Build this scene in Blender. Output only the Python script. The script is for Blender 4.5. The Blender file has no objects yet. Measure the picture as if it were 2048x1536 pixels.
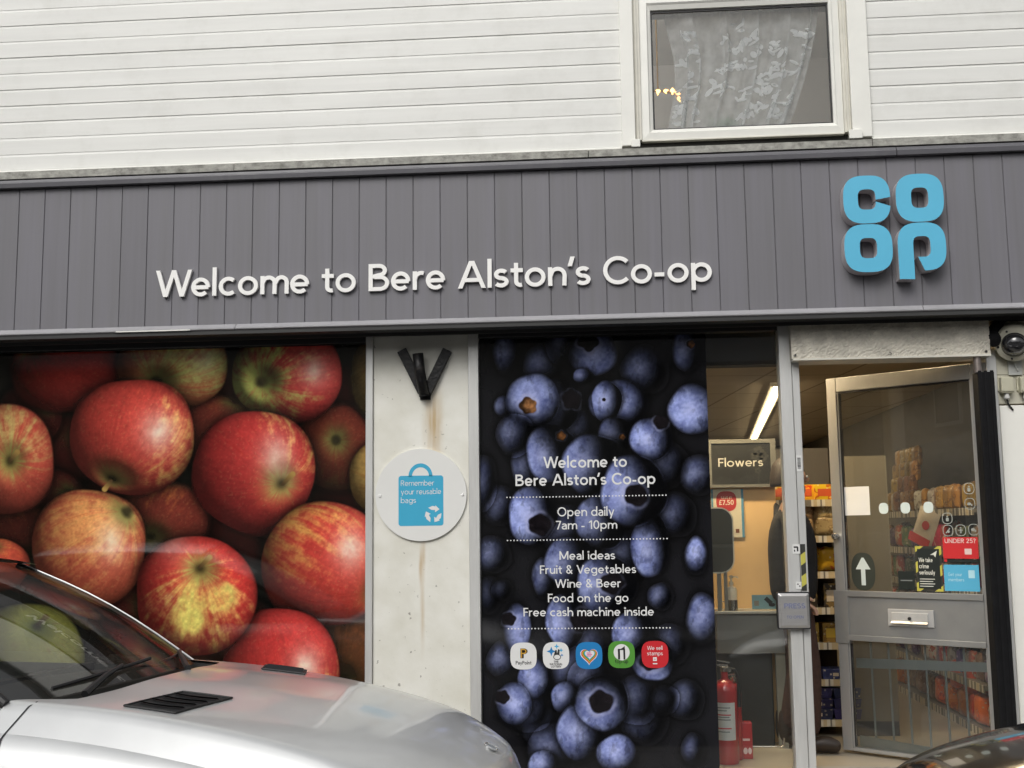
import bpy, bmesh, math, random
import numpy as np
from mathutils import Vector, Matrix
random.seed(7)
S = bpy.context.scene
COL = S.collection
R = math.radians
PI = math.pi

# ------------------------------------------------------------------ camera, sky, sun, exposure
FOC = 2300.0                                   # focal length in photo pixels (2048 wide)
YAW, PITCH, ROLL = 0.0790, 0.1261, -0.0127
EYE = np.array([3.2638, -6.1031, 1.37])
cy_, sy_, cp_, sp_ = math.cos(YAW), math.sin(YAW), math.cos(PITCH), math.sin(PITCH)
FW = np.array([-sy_*cp_, cy_*cp_, sp_]); RT0 = np.array([cy_, sy_, 0.0]); UP0 = np.cross(RT0, FW)
RT = math.cos(ROLL)*RT0 + math.sin(ROLL)*UP0
UP = -math.sin(ROLL)*RT0 + math.cos(ROLL)*UP0
cam_d = bpy.data.cameras.new("camera"); cam = bpy.data.objects.new("camera", cam_d); COL.objects.link(cam)
cam_d.sensor_width = 36.0; cam_d.lens = FOC/2048*36.0; cam_d.clip_start = 0.05; cam_d.clip_end = 500
cam.matrix_world = Matrix(((RT[0], UP[0], -FW[0], EYE[0]), (RT[1], UP[1], -FW[1], EYE[1]), (RT[2], UP[2], -FW[2], EYE[2]), (0, 0, 0, 1)))
S.camera = cam
S.view_settings.view_transform = 'Standard'; S.view_settings.look = 'None'
S.view_settings.gamma = 1.0; S.view_settings.exposure = 0.13
w = bpy.data.worlds.new("World"); S.world = w; w.use_nodes = True
nt = w.node_tree; bg = nt.nodes['Background']
sky = nt.nodes.new('ShaderNodeTexSky'); sky.sky_type = 'NISHITA'; sky.sun_disc = False
sky.sun_elevation = R(42); sky.sun_rotation = R(198); sky.dust_density = 4.0; sky.air_density = 1.0
hs = nt.nodes.new('ShaderNodeHueSaturation'); hs.inputs['Saturation'].default_value = 0.12   # overcast: nearly colourless
nt.links.new(sky.outputs[0], hs.inputs['Color']); nt.links.new(hs.outputs[0], bg.inputs['Color'])
bg.inputs['Strength'].default_value = 0.13
sun_d = bpy.data.lights.new("sun", 'SUN'); sun_d.energy = 0.9; sun_d.angle = R(30); sun_d.color = (1.0, 0.97, 0.92)
sun = bpy.data.objects.new("sun", sun_d); COL.objects.link(sun)
# light falls from above and from behind the photographer
sd = Vector((-math.sin(R(18))*math.cos(R(42)), -math.cos(R(18))*math.cos(R(42)), math.sin(R(42))))
sun.rotation_euler = sd.to_track_quat('Z', 'Y').to_euler()
sky.sun_rotation = R(198)
S.cycles.max_bounces = 8; S.cycles.transparent_max_bounces = 16; S.cycles.caustics_reflective = False; S.cycles.caustics_refractive = False
S.cycles.sample_clamp_indirect = 4.0

def ray(px, py): return FW + (px-1024)/FOC*RT - (py-768)/FOC*UP
def at(px, py, Y):                              # a photo point on the plane y = Y -> (x, z)
    d = ray(px, py); t = (Y-EYE[1])/d[1]; p = EYE+t*d
    return float(p[0]), float(p[2])

# ------------------------------------------------------------------ materials
MATS = {}
def srgb(r, g, b): return tuple(((c/255.0)/12.92 if c <= 10 else ((c/255.0+0.055)/1.055)**2.4) for c in (r, g, b))
def new_mat(name):
    m = bpy.data.materials.new(name); m.use_nodes = True; MATS[name] = m
    return m, m.node_tree, m.node_tree.nodes['Principled BSDF']
def N(t, kind, **kw):
    n = t.nodes.new(kind)
    for k, v in kw.items():
        if k in n.inputs: n.inputs[k].default_value = v
        else: setattr(n, k, v)
    return n
def mat(name, col, rough=0.5, metal=0.0, noise=(8.0, 0.12), bump=None, coat=0.0, spec=0.5, stretch=None, dirt=None, trans=0.0):
    """noise=(scale, amount) mottles the base colour; bump=(scale, strength); dirt=(colour, scale, amount)."""
    if name in MATS: return MATS[name]
    m, t, p = new_mat(name)
    p.inputs['Roughness'].default_value = rough; p.inputs['Metallic'].default_value = metal
    p.inputs['Coat Weight'].default_value = coat; p.inputs['Specular IOR Level'].default_value = spec
    tc = N(t, 'ShaderNodeTexCoord'); src = tc.outputs['Object']
    if stretch:
        mp = N(t, 'ShaderNodeMapping'); mp.inputs['Scale'].default_value = stretch
        t.links.new(src, mp.inputs['Vector']); src = mp.outputs[0]
    nz = N(t, 'ShaderNodeTexNoise', Scale=noise[0], Detail=6.0, Roughness=0.6); t.links.new(src, nz.inputs['Vector'])
    mr = N(t, 'ShaderNodeMapRange'); mr.inputs['From Min'].default_value = 0.3; mr.inputs['From Max'].default_value = 0.7
    mr.inputs['To Min'].default_value = 1.0-noise[1]; mr.inputs['To Max'].default_value = 1.0+noise[1]*0.6
    t.links.new(nz.outputs['Fac'], mr.inputs['Value'])
    hv = N(t, 'ShaderNodeHueSaturation'); hv.inputs['Color'].default_value = (*col, 1)
    t.links.new(mr.outputs[0], hv.inputs['Value']); out = hv.outputs[0]
    if dirt:
        n2 = N(t, 'ShaderNodeTexNoise', Scale=dirt[1], Detail=8.0, Roughness=0.7); t.links.new(tc.outputs['Object'], n2.inputs['Vector'])
        r2 = N(t, 'ShaderNodeMapRange'); r2.inputs['From Min'].default_value = 0.5; r2.inputs['From Max'].default_value = 0.75
        r2.inputs['To Max'].default_value = dirt[2]; t.links.new(n2.outputs['Fac'], r2.inputs['Value'])
        mx = N(t, 'ShaderNodeMixRGB'); t.links.new(r2.outputs[0], mx.inputs['Fac']); t.links.new(out, mx.inputs['Color1'])
        mx.inputs['Color2'].default_value = (*dirt[0], 1); out = mx.outputs[0]
    t.links.new(out, p.inputs['Base Color'])
    if bump:
        nb = N(t, 'ShaderNodeTexNoise', Scale=bump[0], Detail=5.0); t.links.new(src, nb.inputs['Vector'])
        b = N(t, 'ShaderNodeBump', Strength=bump[1]); b.inputs['Distance'].default_value = 0.01
        t.links.new(nb.outputs['Fac'], b.inputs['Height']); t.links.new(b.outputs[0], p.inputs['Normal'])
    return m
def glass(name, tint=(1, 1, 1), gain=1.0, rough=0.0, dirt=0.0):
    if name in MATS: return MATS[name]
    m, t, p = new_mat(name); t.nodes.remove(p)
    out = t.nodes['Material Output']
    tr = N(t, 'ShaderNodeBsdfTransparent'); tr.inputs['Color'].default_value = (*tint, 1)
    gl = N(t, 'ShaderNodeBsdfGlossy'); gl.inputs['Roughness'].default_value = rough; gl.inputs['Color'].default_value = (1, 1, 1, 1)
    fr = N(t, 'ShaderNodeFresnel', IOR=1.5); mu = N(t, 'ShaderNodeMath', operation='MULTIPLY'); mu.use_clamp = True
    mu.inputs[1].default_value = gain; t.links.new(fr.outputs[0], mu.inputs[0])
    mx = N(t, 'ShaderNodeMixShader'); t.links.new(mu.outputs[0], mx.inputs[0]); t.links.new(tr.outputs[0], mx.inputs[1]); t.links.new(gl.outputs[0], mx.inputs[2])
    last = mx.outputs[0]
    if dirt > 0:                                # thin dust film on the pane, doubling as a pale veil of haze
        df = N(t, 'ShaderNodeBsdfDiffuse'); df.inputs['Color'].default_value = (0.5, 0.5, 0.47, 1)
        tc = N(t, 'ShaderNodeTexCoord'); nz = N(t, 'ShaderNodeTexNoise', Scale=3.0, Detail=6.0); t.links.new(tc.outputs['Object'], nz.inputs['Vector'])
        m2 = N(t, 'ShaderNodeMath', operation='MULTIPLY'); m2.inputs[1].default_value = dirt*2; t.links.new(nz.outputs['Fac'], m2.inputs[0])
        mx2 = N(t, 'ShaderNodeMixShader'); t.links.new(m2.outputs[0], mx2.inputs[0]); t.links.new(last, mx2.inputs[1]); t.links.new(df.outputs[0], mx2.inputs[2]); last = mx2.outputs[0]
    t.links.new(last, out.inputs['Surface'])
    return m
def emit(name, col, strength):
    if name in MATS: return MATS[name]
    m, t, p = new_mat(name); p.inputs['Base Color'].default_value = (*col, 1)
    p.inputs['Emission Color'].default_value = (*col, 1); p.inputs['Emission Strength'].default_value = strength
    return m
def print_mat(name, rough=0.12, spec=0.35):     # a print whose inks are stored on the mesh
    m, t, p = new_mat(name)
    a = N(t, 'ShaderNodeAttribute', attribute_name='ink'); t.links.new(a.outputs['Color'], p.inputs['Base Color'])
    p.inputs['Roughness'].default_value = rough; p.inputs['Specular IOR Level'].default_value = spec
    return m

# ------------------------------------------------------------------ mesh building
class MB:
    def __init__(s): s.v = []; s.f = []; s.mi = []
    def add(s, vs, fs, mi=0):
        b = len(s.v); s.v += [tuple(map(float, q)) for q in vs]; s.f += [tuple(b+i for i in f) for f in fs]; s.mi += [mi]*len(fs); return s
    def box(s, x0, x1, y0, y1, z0, z1, mi=0):
        return s.add([(x0,y0,z0),(x1,y0,z0),(x1,y1,z0),(x0,y1,z0),(x0,y0,z1),(x1,y0,z1),(x1,y1,z1),(x0,y1,z1)],
                     [(0,3,2,1),(4,5,6,7),(0,1,5,4),(1,2,6,5),(2,3,7,6),(3,0,4,7)], mi)
    def quad(s, a, b, c, d, mi=0): return s.add([a,b,c,d], [(0,1,2,3)], mi)
    def prism(s, pts, y0, y1, mi=0, mside=None):
        """outline pts (x, z), counter-clockwise seen from -y; front at y0, back at y1"""
        n = len(pts); ms = mi if mside is None else mside
        s.add([(x,y0,z) for x,z in pts], [tuple(range(n))], mi)
        s.add([(x,y1,z) for x,z in pts], [tuple(reversed(range(n)))], ms)
        s.add([(x,y0,z) for x,z in pts]+[(x,y1,z) for x,z in pts], [(i, n+i, n+(i+1)%n, (i+1)%n) for i in range(n)], ms); return s
    def flat(s, pts, y, mi=0): return s.add([(x,y,z) for x,z in pts], [tuple(range(len(pts)))], mi)
    def sweep(s, prof, x0, x1, mi=0, caps=True):
        """profile of (y, z) swept along x"""
        n = len(prof)
        s.add([(x0,y,z) for y,z in prof]+[(x1,y,z) for y,z in prof], [(i,(i+1)%n,n+(i+1)%n,n+i) for i in range(n)], mi)
        if caps: s.add([(x0,y,z) for y,z in prof], [tuple(reversed(range(n)))], mi); s.add([(x1,y,z) for y,z in prof], [tuple(range(n))], mi)
        return s
    def tube(s, path, r, n=10, mi=0, caps=True):
        P = [Vector(p) for p in path]; rs = r if isinstance(r, (list, tuple)) else [r]*len(P); vs = []; fs = []
        up = None
        for i, p in enumerate(P):
            d = (P[min(i+1, len(P)-1)]-P[max(i-1, 0)]).normalized()
            if up is None: up = Vector((0,0,1)) if abs(d.z) < .9 else Vector((1,0,0))
            a = d.cross(up).normalized(); up = a.cross(d).normalized()
            for k in range(n):
                t = 2*PI*k/n; vs.append(p + rs[i]*(math.cos(t)*a+math.sin(t)*up))
        for i in range(len(P)-1):
            for k in range(n): fs.append((i*n+k, i*n+(k+1)%n, (i+1)*n+(k+1)%n, (i+1)*n+k))
        if caps: fs.append(tuple(reversed(range(n)))); fs.append(tuple(range((len(P)-1)*n, len(P)*n)))
        return s.add(vs, fs, mi)
    def lathe(s, prof, c=(0,0,0), axis=(0,0,1), n=24, mi=0):
        """profile (radius, height along axis)"""
        ax = Vector(axis).normalized(); q = Vector((0,0,1)).rotation_difference(ax); vs = []; fs = []
        for r_, h in prof:
            for k in range(n):
                t = 2*PI*k/n; vs.append(Vector(c)+q@Vector((r_*math.cos(t), r_*math.sin(t), h)))
        for i in range(len(prof)-1):
            for k in range(n): fs.append((i*n+k, i*n+(k+1)%n, (i+1)*n+(k+1)%n, (i+1)*n+k))
        return s.add(vs, fs, mi)
    def grid(s, fn, nu, nv, mi=0, flip=False):
        vs = [fn(i/(nu-1), j/(nv-1)) for i in range(nu) for j in range(nv)]
        fs = [(i*nv+j, (i+1)*nv+j, (i+1)*nv+j+1, i*nv+j+1) for i in range(nu-1) for j in range(nv-1)]
        if flip: fs = [tuple(reversed(f)) for f in fs]
        return s.add(vs, fs, mi)
    def build(s, name, mats, parent=None, smooth=False, bevel=0.0, loc=None, rotz=0.0, subsurf=0, solid=0.0):
        me = bpy.data.meshes.new(name); me.from_pydata(s.v, [], s.f); me.validate()
        mats = mats if isinstance(mats, (list, tuple)) else [mats]
        for m in mats: me.materials.append(m)
        if len(me.polygons) == len(s.mi): me.polygons.foreach_set('material_index', s.mi)
        if smooth:
            me.polygons.foreach_set('use_smooth', [True]*len(me.polygons))
            try: me.set_sharp_from_angle(angle=R(40))
            except Exception: pass
        me.update()
        o = bpy.data.objects.new(name, me); COL.objects.link(o)
        if parent: o.parent = parent
        if loc is not None: o.location = loc
        if rotz: o.rotation_euler = (0, 0, rotz)
        if solid:
            sm = o.modifiers.new('solid', 'SOLIDIFY'); sm.thickness = solid; sm.offset = 0
        if bevel:
            b = o.modifiers.new('bevel', 'BEVEL'); b.width = bevel; b.segments = 2; b.limit_method = 'ANGLE'; b.angle_limit = R(40)
        if subsurf:
            q = o.modifiers.new('sub', 'SUBSURF'); q.levels = subsurf; q.render_levels = subsurf
        return o
def tag(o, label=None, cat=None, group=None, kind=None):
    if label: o['label'] = label
    if cat: o['category'] = cat
    if group: o['group'] = group
    if kind: o['kind'] = kind
    return o
def thing(name, label, cat, loc=(0,0,0), rotz=0.0, group=None):
    o = bpy.data.objects.new(name, None); COL.objects.link(o); o.location = loc; o.rotation_euler = (0,0,rotz); o.empty_display_size = .1
    return tag(o, label, cat, group)
def copy_tree(o, loc, rotz, label=None, parent=None):
    c = o.copy(); COL.objects.link(c)
    if parent: c.parent = parent
    else:
        c.location = loc; c.rotation_euler = (0,0,rotz)
        if label: c['label'] = label
    for ch in list(o.children): copy_tree(ch, None, 0, parent=c)
    return c
def ellipse(cx, cz, rx, rz, n=32, e=2.0, a0=0.0):
    o = []
    for k in range(n):
        t = 2*PI*k/n+a0; c, s_ = math.cos(t), math.sin(t)
        o.append((cx+rx*math.copysign(abs(c)**(2/e), c), cz+rz*math.copysign(abs(s_)**(2/e), s_)))
    return o
def rrect(x0, x1, z0, z1, r, n=5):
    o = []
    for cx, cz, a in ((x1-r, z1-r, 0), (x0+r, z1-r, 90), (x0+r, z0+r, 180), (x1-r, z0+r, 270)):
        for k in range(n+1):
            t = R(a+90*k/n); o.append((cx+r*math.cos(t), cz+r*math.sin(t)))
    return o

# ------------------------------------------------------------------ lettering: a geometric stroke alphabet
def _arc(cx, cy, rx, ry, a0, a1, n=18):
    n = max(3, int(abs(a1-a0)/360*n*1.6)+2)
    return [(cx+rx*math.cos(R(a0+(a1-a0)*k/(n-1))), cy+ry*math.sin(R(a0+(a1-a0)*k/(n-1)))) for k in range(n)]
def glyph(c, w):
    """strokes of a character, cap height 1; ('s', points) is a pen stroke, ('d', x0,y0,x1,y1) a diagonal with level ends"""
    h = w/2; X = 0.68; s = lambda *p: ('s', list(p)); a = lambda *p: ('s', _arc(*p)); d = lambda *p: ('d',)+p
    o_rx, o_ry, m = 0.345-h, X/2+.012-h, X/2
    if c == ' ': return [], .31
    if c == 'W': return [d(.07,1,.35,0), d(.35,0,.645,1), d(.645,1,.94,0), d(.94,0,1.22,1)], 1.29
    if c == 'V': return [d(.07,1,.42,0), d(.42,0,.77,1)], .84
    if c == 'A': return [d(.07,0,.46,1), d(.49,1,.88,0), s((.22,.30),(.73,.30))], .95
    if c == 'B': return [s((h,0),(h,1)), ('s', [(h,1-h),(.33,1-h)]+_arc(.36,.755,.23-h*.3,.245-h,90,-90)+[(h,.51)]), ('s', [(.2,.51),(.38,.51)]+_arc(.40,.255+h*.5,.27-h*.3,.255-h*.5,90,-90)+[(h,h)])], .70
    if c == 'C': return [a(.50,.5,.5-h,.515-h,43,317)], .88
    if c == 'G': return [('s', _arc(.50,.5,.5-h,.515-h,43,352)), s((.55,.46),(.98-h,.46))], .96
    if c == 'D': return [s((h,0),(h,1)), ('s', [(h,1-h),(.35,1-h)]+_arc(.36,.5,.45-h,.5-h,90,-90)+[(h,h)])], .82
    if c == 'E': return [s((h,0),(h,1)), s((h,1-h),(.55,1-h)), s((h,.52),(.51,.52)), s((h,h),(.56,h))], .57
    if c == 'F': return [s((h,0),(h,1)), s((h,1-h),(.54,1-h)), s((h,.5),(.49,.5))], .54
    if c == 'H': return [s((h,0),(h,1)), s((.74-h,0),(.74-h,1)), s((h,.52),(.74-h,.52))], .74
    if c == 'I': return [s((h,0),(h,1))], w
    if c == 'L': return [s((h,0),(h,1)), s((h,h),(.5,h))], .5
    if c == 'M': return [s((h,0),(h,1)), s((.98-h,0),(.98-h,1)), d(w*.55,1,.49,.1), d(.49,.1,.98-w*.55,1)], .98
    if c == 'N': return [s((h,0),(h,1)), s((.8-h,0),(.8-h,1)), d(w*.6,1,.8-w*.6,0)], .8
    if c == 'O': return [a(.5,.5,.5-h,.515-h,0,360)], 1.0
    if c == 'P': return [s((h,0),(h,1)), ('s', [(h,1-h),(.34,1-h)]+_arc(.35,.715,.28-h*.4,.285-h,90,-90)+[(h,.43+h)])], .63
    if c == 'R': return [s((h,0),(h,1)), ('s', [(h,1-h),(.34,1-h)]+_arc(.35,.725,.27-h*.4,.275-h,90,-90)+[(h,.45+h)]), d(.36,.46,.60,0)], .67
    if c == 'S': return [('s', _arc(.29,.75-h*.5,.27-h*.6,.25-h*.5,40,270)+_arc(.29,.25+h*.5,.29-h*.6,.25-h*.5,90,-145))], .6
    if c == 'T': return [s((.3,0),(.3,1)), s((0,1-h),(.6,1-h))], .6
    if c == 'U': return [('s', [(h,1),(h,.33)]+_arc(.36,.33,.36-h,.345-h,180,360)+[(.72-h,1)])], .72
    if c == 'Y': return [d(.07,1,.37,.42), d(.67,1,.37,.42), s((.37,0),(.37,.45))], .74
    if c == 'a': return [('s', _arc(.27,.45,.215,X-.45-h+.01,150,0)+[(.485,0)]), ('s', [(.485,.40),(.30,.40)]+_arc(.25,.20,.25-h,.2-h+.02,90,270)+_arc(.3,.2,.19,.2-h+.02,270,350))], .555
    if c == 'b': return [s((h,0),(h,1.06)), a(.345,m,o_rx,o_ry,0,360)], .69
    if c == 'c': return [a(.345,m,o_rx,o_ry,48,312)], .60
    if c == 'd': return [s((.69-h,0),(.69-h,1.06)), a(.345,m,o_rx,o_ry,0,360)], .69
    if c == 'e': return [('s', [(.04,m-.01),(.66-h*.6,m-.01)]), ('s', _arc(.335,m,.335-h,o_ry,-3,315))], .67
    if c == 'f': return [('s', [(.2,0),(.2,.84)]+_arc(.36,.84,.16,.23-h,180,80)), s((.02,X-h),(.40,X-h))], .40
    if c == 'g': return [('s', [(.69-h,X),(.69-h,0)]+_arc(.37,-.03,.32-h,.25-h,0,-150)), a(.345,m,o_rx,o_ry,0,360)], .69
    if c == 'h': return [s((h,0),(h,1.06)), ('s', [(h,.33)]+_arc(.33,.37,.30-h*.9,X-.37-h+.01,170,0)+[(.62-h,0)])], .62
    if c == 'i': return [s((h,0),(h,X)), a(h,.90,h*.55,h*.55,0,360)], w
    if c == 'k': return [s((h,0),(h,1.06)), d(.52,X,.16,.34), d(.2,.4,.54,0)], .6
    if c == 'l': return [s((h,0),(h,1.06))], w
    if c == 'm': return [s((h,0),(h,X)), ('s', [(h,.38)]+_arc(.30,.42,.265-h*.8,X-.42-h+.01,170,0)+[(.545-h*.6,0)]), ('s', [(.545-h*.6,.38)]+_arc(.745,.42,.245-h*.8,X-.42-h+.01,170,0)+[(.99-h*.8,0)])], .97
    if c == 'n': return [s((h,0),(h,X)), ('s', [(h,.33)]+_arc(.33,.37,.30-h*.9,X-.37-h+.01,170,0)+[(.62-h,0)])], .62
    if c == 'o': return [a(.355,m,.355-h,o_ry,0,360)], .71
    if c == 'p': return [s((h,-.30),(h,X)), a(.345,m,o_rx,o_ry,0,360)], .69
    if c == 'r': return [s((h,0),(h,X)), ('s', [(h,.36)]+_arc(.30,.40,.22,X-.40-h+.01,175,70))], .40
    if c == 's': return [('s', _arc(.245,m+.172-h*.5,.215-h*.5,.172-h*.5,32,270)+_arc(.235,m-.172+h*.5,.225-h*.5,.172-h*.5,90,-148))], .48
    if c == 't': return [('s', [(.19,.88),(.19,.2)]+_arc(.335,.2,.145,.205-h,180,290)), s((.0,X-h),(.42,X-h))], .43
    if c == 'u': return [s((.62-h,0),(.62-h,X)), ('s', [(h,X),(h,.28)]+_arc(.30,.28,.30-h,.29-h,180,350)+[(.62-h,.36)])], .62
    if c == 'v': return [d(.07,X,.31,0), d(.31,0,.55,X)], .62
    if c == 'w': return [d(.07,X,.26,0), d(.26,0,.46,X), d(.46,X,.66,0), d(.66,0,.85,X)], .92
    if c == 'y': return [d(.07,X,.33,0), d(.59,X,.22,-.3)], .66
    if c == '0': return [a(.32,.5,.32-h,.515-h,0,360)], .64
    if c == '1': return [s((.27,0),(.27,1)), d(.03,.74,.24,.98)], .36
    if c == '2': return [('s', _arc(.29,.72,.27-h*.6,.295-h,165,-35)+[(.06,h)]), s((.03,h),(.58,h))], .6
    if c == '5': return [s((.12,1-h),(.54,1-h)), s((.14,1),(.12,.53)), ('s', [(.12,.55)]+_arc(.28,.315,.29-h*.6,.33-h,110,-150))], .6
    if c == '7': return [s((.0,1-h),(.56,1-h)), d(.50,.95,.18,0)], .56
    if c == '&': return [('s', _arc(.30,.77,.17,.24-h,-50,230)+[(.66,0)]), ('s', [(.36,.58)]+_arc(.28,.26,.28-h,.27-h,110,330)+[(.66,.42)])], .72
    if c == '-': return [s((.02,.30),(.35,.30))], .37
    if c == "'": return [d(.06,.70,.16,1.05)], .2
    if c == '.': return [a(h,h,h*.55,h*.55,0,360)], w
    if c == '?': return [('s', _arc(.24,.75,.22-h*.5,.26-h,170,-60)+[(.24,.42),(.24,.26)]), a(.24,h,h*.55,h*.55,0,360)], .46
    if c == '£': return [('s', _arc(.36,.74,.18,.27-h,30,180)+[(.18,.3),(.12,h)]), s((.02,h),(.58,h)), s((.04,.46),(.46,.46))], .6
    return [], .3
KERN = {('W','e'): -.1, ('V','e'): -.1, ('t','o'): -.03, ('A','l'): -.02, ('n',"'"): -.02, ("'",'s'): -.02, ('C','o'): -.03, ('r','e'): -.03, ('o','-'): -.02, ('r','u'): 0, ('F','r'): -.03, ('F','o'): -.08, ('7','a'): -.05}
def layout(txt, w, track=0.1):
    x = 0.0; out = []
    for i, c in enumerate(txt):
        st, wd = glyph(c, w); out.append((c, x, st)); x += wd + (track if c != ' ' else .05)
        if i+1 < len(txt): x += KERN.get((c, txt[i+1]), 0.0)
    return out, x-track
def stroke_mesh(mb, st, w, x0, z0, k, y, depth=0.0, mi=0, eps=0.00008):
    """draw strokes at (x0, z0) with scale k, front plane y; every stroke sits a hair before the last"""
    for q, g in enumerate(st):
        yy = y-eps*q
        if g[0] == 'd':
            _, ax, ay, bx, by = g
            if ay < by: ax, ay, bx, by = bx, by, ax, ay
            hw = w/2*math.hypot(ax-bx, ay-by)/max(.05, abs(ay-by)); pts = [(bx-hw,by),(bx+hw,by),(ax+hw,ay),(ax-hw,ay)]
            L = [pts[3], pts[0]]; Rr = [pts[2], pts[1]]
        else:
            P = []
            for p in g[1]:
                if not P or math.hypot(p[0]-P[-1][0], p[1]-P[-1][1]) > .004: P.append(p)
            L, Rr = [], []; closed = math.hypot(P[0][0]-P[-1][0], P[0][1]-P[-1][1]) < .01
            n = len(P)
            for i in range(n):
                if closed and i in (0, n-1): p0, p1 = P[n-2], P[1]
                else: p0, p1 = P[max(i-1,0)], P[min(i+1,n-1)]
                dx, dy = p1[0]-p0[0], p1[1]-p0[1]; l = math.hypot(dx, dy) or 1
                nx, ny = -dy/l*w/2, dx/l*w/2
                L.append((P[i][0]+nx, P[i][1]+ny)); Rr.append((P[i][0]-nx, P[i][1]-ny))
        T = lambda p, yv: (x0+p[0]*k, yv, z0+p[1]*k)
        n = len(L)
        mb.add([T(p, yy) for p in L]+[T(p, yy) for p in Rr], [(i, n+i, n+i+1, i+1) for i in range(n-1)], mi)
        if depth > 0:
            mb.add([T(p, yy) for p in L]+[T(p, y+depth) for p in L], [(i, i+1, n+i+1, n+i) for i in range(n-1)], mi)
            mb.add([T(p, yy) for p in Rr]+[T(p, y+depth) for p in Rr], [(i, n+i, n+i+1, i+1) for i in range(n-1)], mi)
            for e in (0, n-1):
                vs = [T(L[e], yy), T(Rr[e], yy), T(Rr[e], y+depth), T(L[e], y+depth)]
                mb.add(vs, [(0,3,2,1)] if e == 0 else [(0,1,2,3)], mi)
def write(mb, txt, xc, z0, cap, y, w=0.13, mi=0, align='c', width=None, track=.1):
    lay, W = layout(txt, w, track); k = cap; kx = k
    if width: kx = width/W
    x = xc - (W*kx/2 if align == 'c' else 0)
    for c, gx, st in lay:
        b = len(mb.v); stroke_mesh(mb, st, w, 0, z0, k, y, mi=mi)
        r_ = kx/k
        for i in range(b, len(mb.v)):
            vx, vy, vz = mb.v[i]; mb.v[i] = (x+gx*kx+vx*r_, vy, vz)
    return W*kx
# ------------------------------------------------------------------ the two window prints: inks mixed per vertex of a flat sheet
def hash2(ix, iy, sd):
    v = (ix.astype(np.int64)*374761393 + iy.astype(np.int64)*668265263 + sd*1442695041) & 0xffffffff
    v = ((v ^ (v >> 13))*1274126177) & 0xffffffff
    return ((v ^ (v >> 16)) & 0xffff)/65535.0
def vnoise(x, y, sd=0):
    ix, iy = np.floor(x), np.floor(y); fx, fy = x-ix, y-iy; fx = fx*fx*(3-2*fx); fy = fy*fy*(3-2*fy)
    a, b, c, d = hash2(ix,iy,sd), hash2(ix+1,iy,sd), hash2(ix,iy+1,sd), hash2(ix+1,iy+1,sd)
    return (a*(1-fx)+b*fx)*(1-fy)+(c*(1-fx)+d*fx)*fy
def fbm(x, y, sd=0, o=4):
    r = 0; am = .5; t = 0
    for k in range(o): r = r+am*vnoise(x*2**k, y*2**k, sd+k*17); t += am; am *= .55
    return r/t
def sst(a, b, x):
    t = np.clip((x-a)/(b-a), 0, 1); return t*t*(3-2*t)
def unit(v): v = np.asarray(v, float); return v/np.linalg.norm(v)
def sheet(name, x0, x1, z0, z1, y, step, paint, material, parent=None, gain=1.0):
    nx, nz = int((x1-x0)/step)+1, int((z1-z0)/step)+1
    xs, zs = np.linspace(x0, x1, nx), np.linspace(z0, z1, nz)
    Xg, Zg = np.meshgrid(xs, zs)
    d = np.stack([Xg-EYE[0], np.full_like(Xg, y-EYE[1]), Zg-EYE[2]], -1); dep = d@FW    # where each point of the print lies in the photo
    PX, PY = 1024+FOC*(d@RT)/dep, 768-FOC*(d@UP)/dep
    C = np.clip(paint(PX, PY), 0, 255)/255.0
    C = np.where(C <= .04045, C/12.92, ((C+.055)/1.055)**2.4)*gain
    me = bpy.data.meshes.new(name); nv = nx*nz
    co = np.stack([Xg, np.full_like(Xg, y), Zg], -1).reshape(-1, 3)
    me.vertices.add(nv); me.vertices.foreach_set('co', co.ravel().astype(np.float32))
    i = (np.arange(nz-1)[:,None]*nx+np.arange(nx-1)[None]).ravel()
    q = np.stack([i, i+1, i+nx+1, i+nx], -1).ravel().astype(np.int32); nf = len(i)
    me.loops.add(nf*4); me.loops.foreach_set('vertex_index', q)
    me.polygons.add(nf); me.polygons.foreach_set('loop_start', np.arange(0, nf*4, 4, dtype=np.int32))
    me.update(calc_edges=True)
    at_ = me.color_attributes.new('ink', 'FLOAT_COLOR', 'POINT')
    at_.data.foreach_set('color', np.concatenate([C.reshape(-1,3), np.ones((nv,1))], 1).ravel().astype(np.float32))
    me.materials.append(material)
    o = bpy.data.objects.new(name, me); COL.objects.link(o)
    if parent: o.parent = parent
    return o

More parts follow.
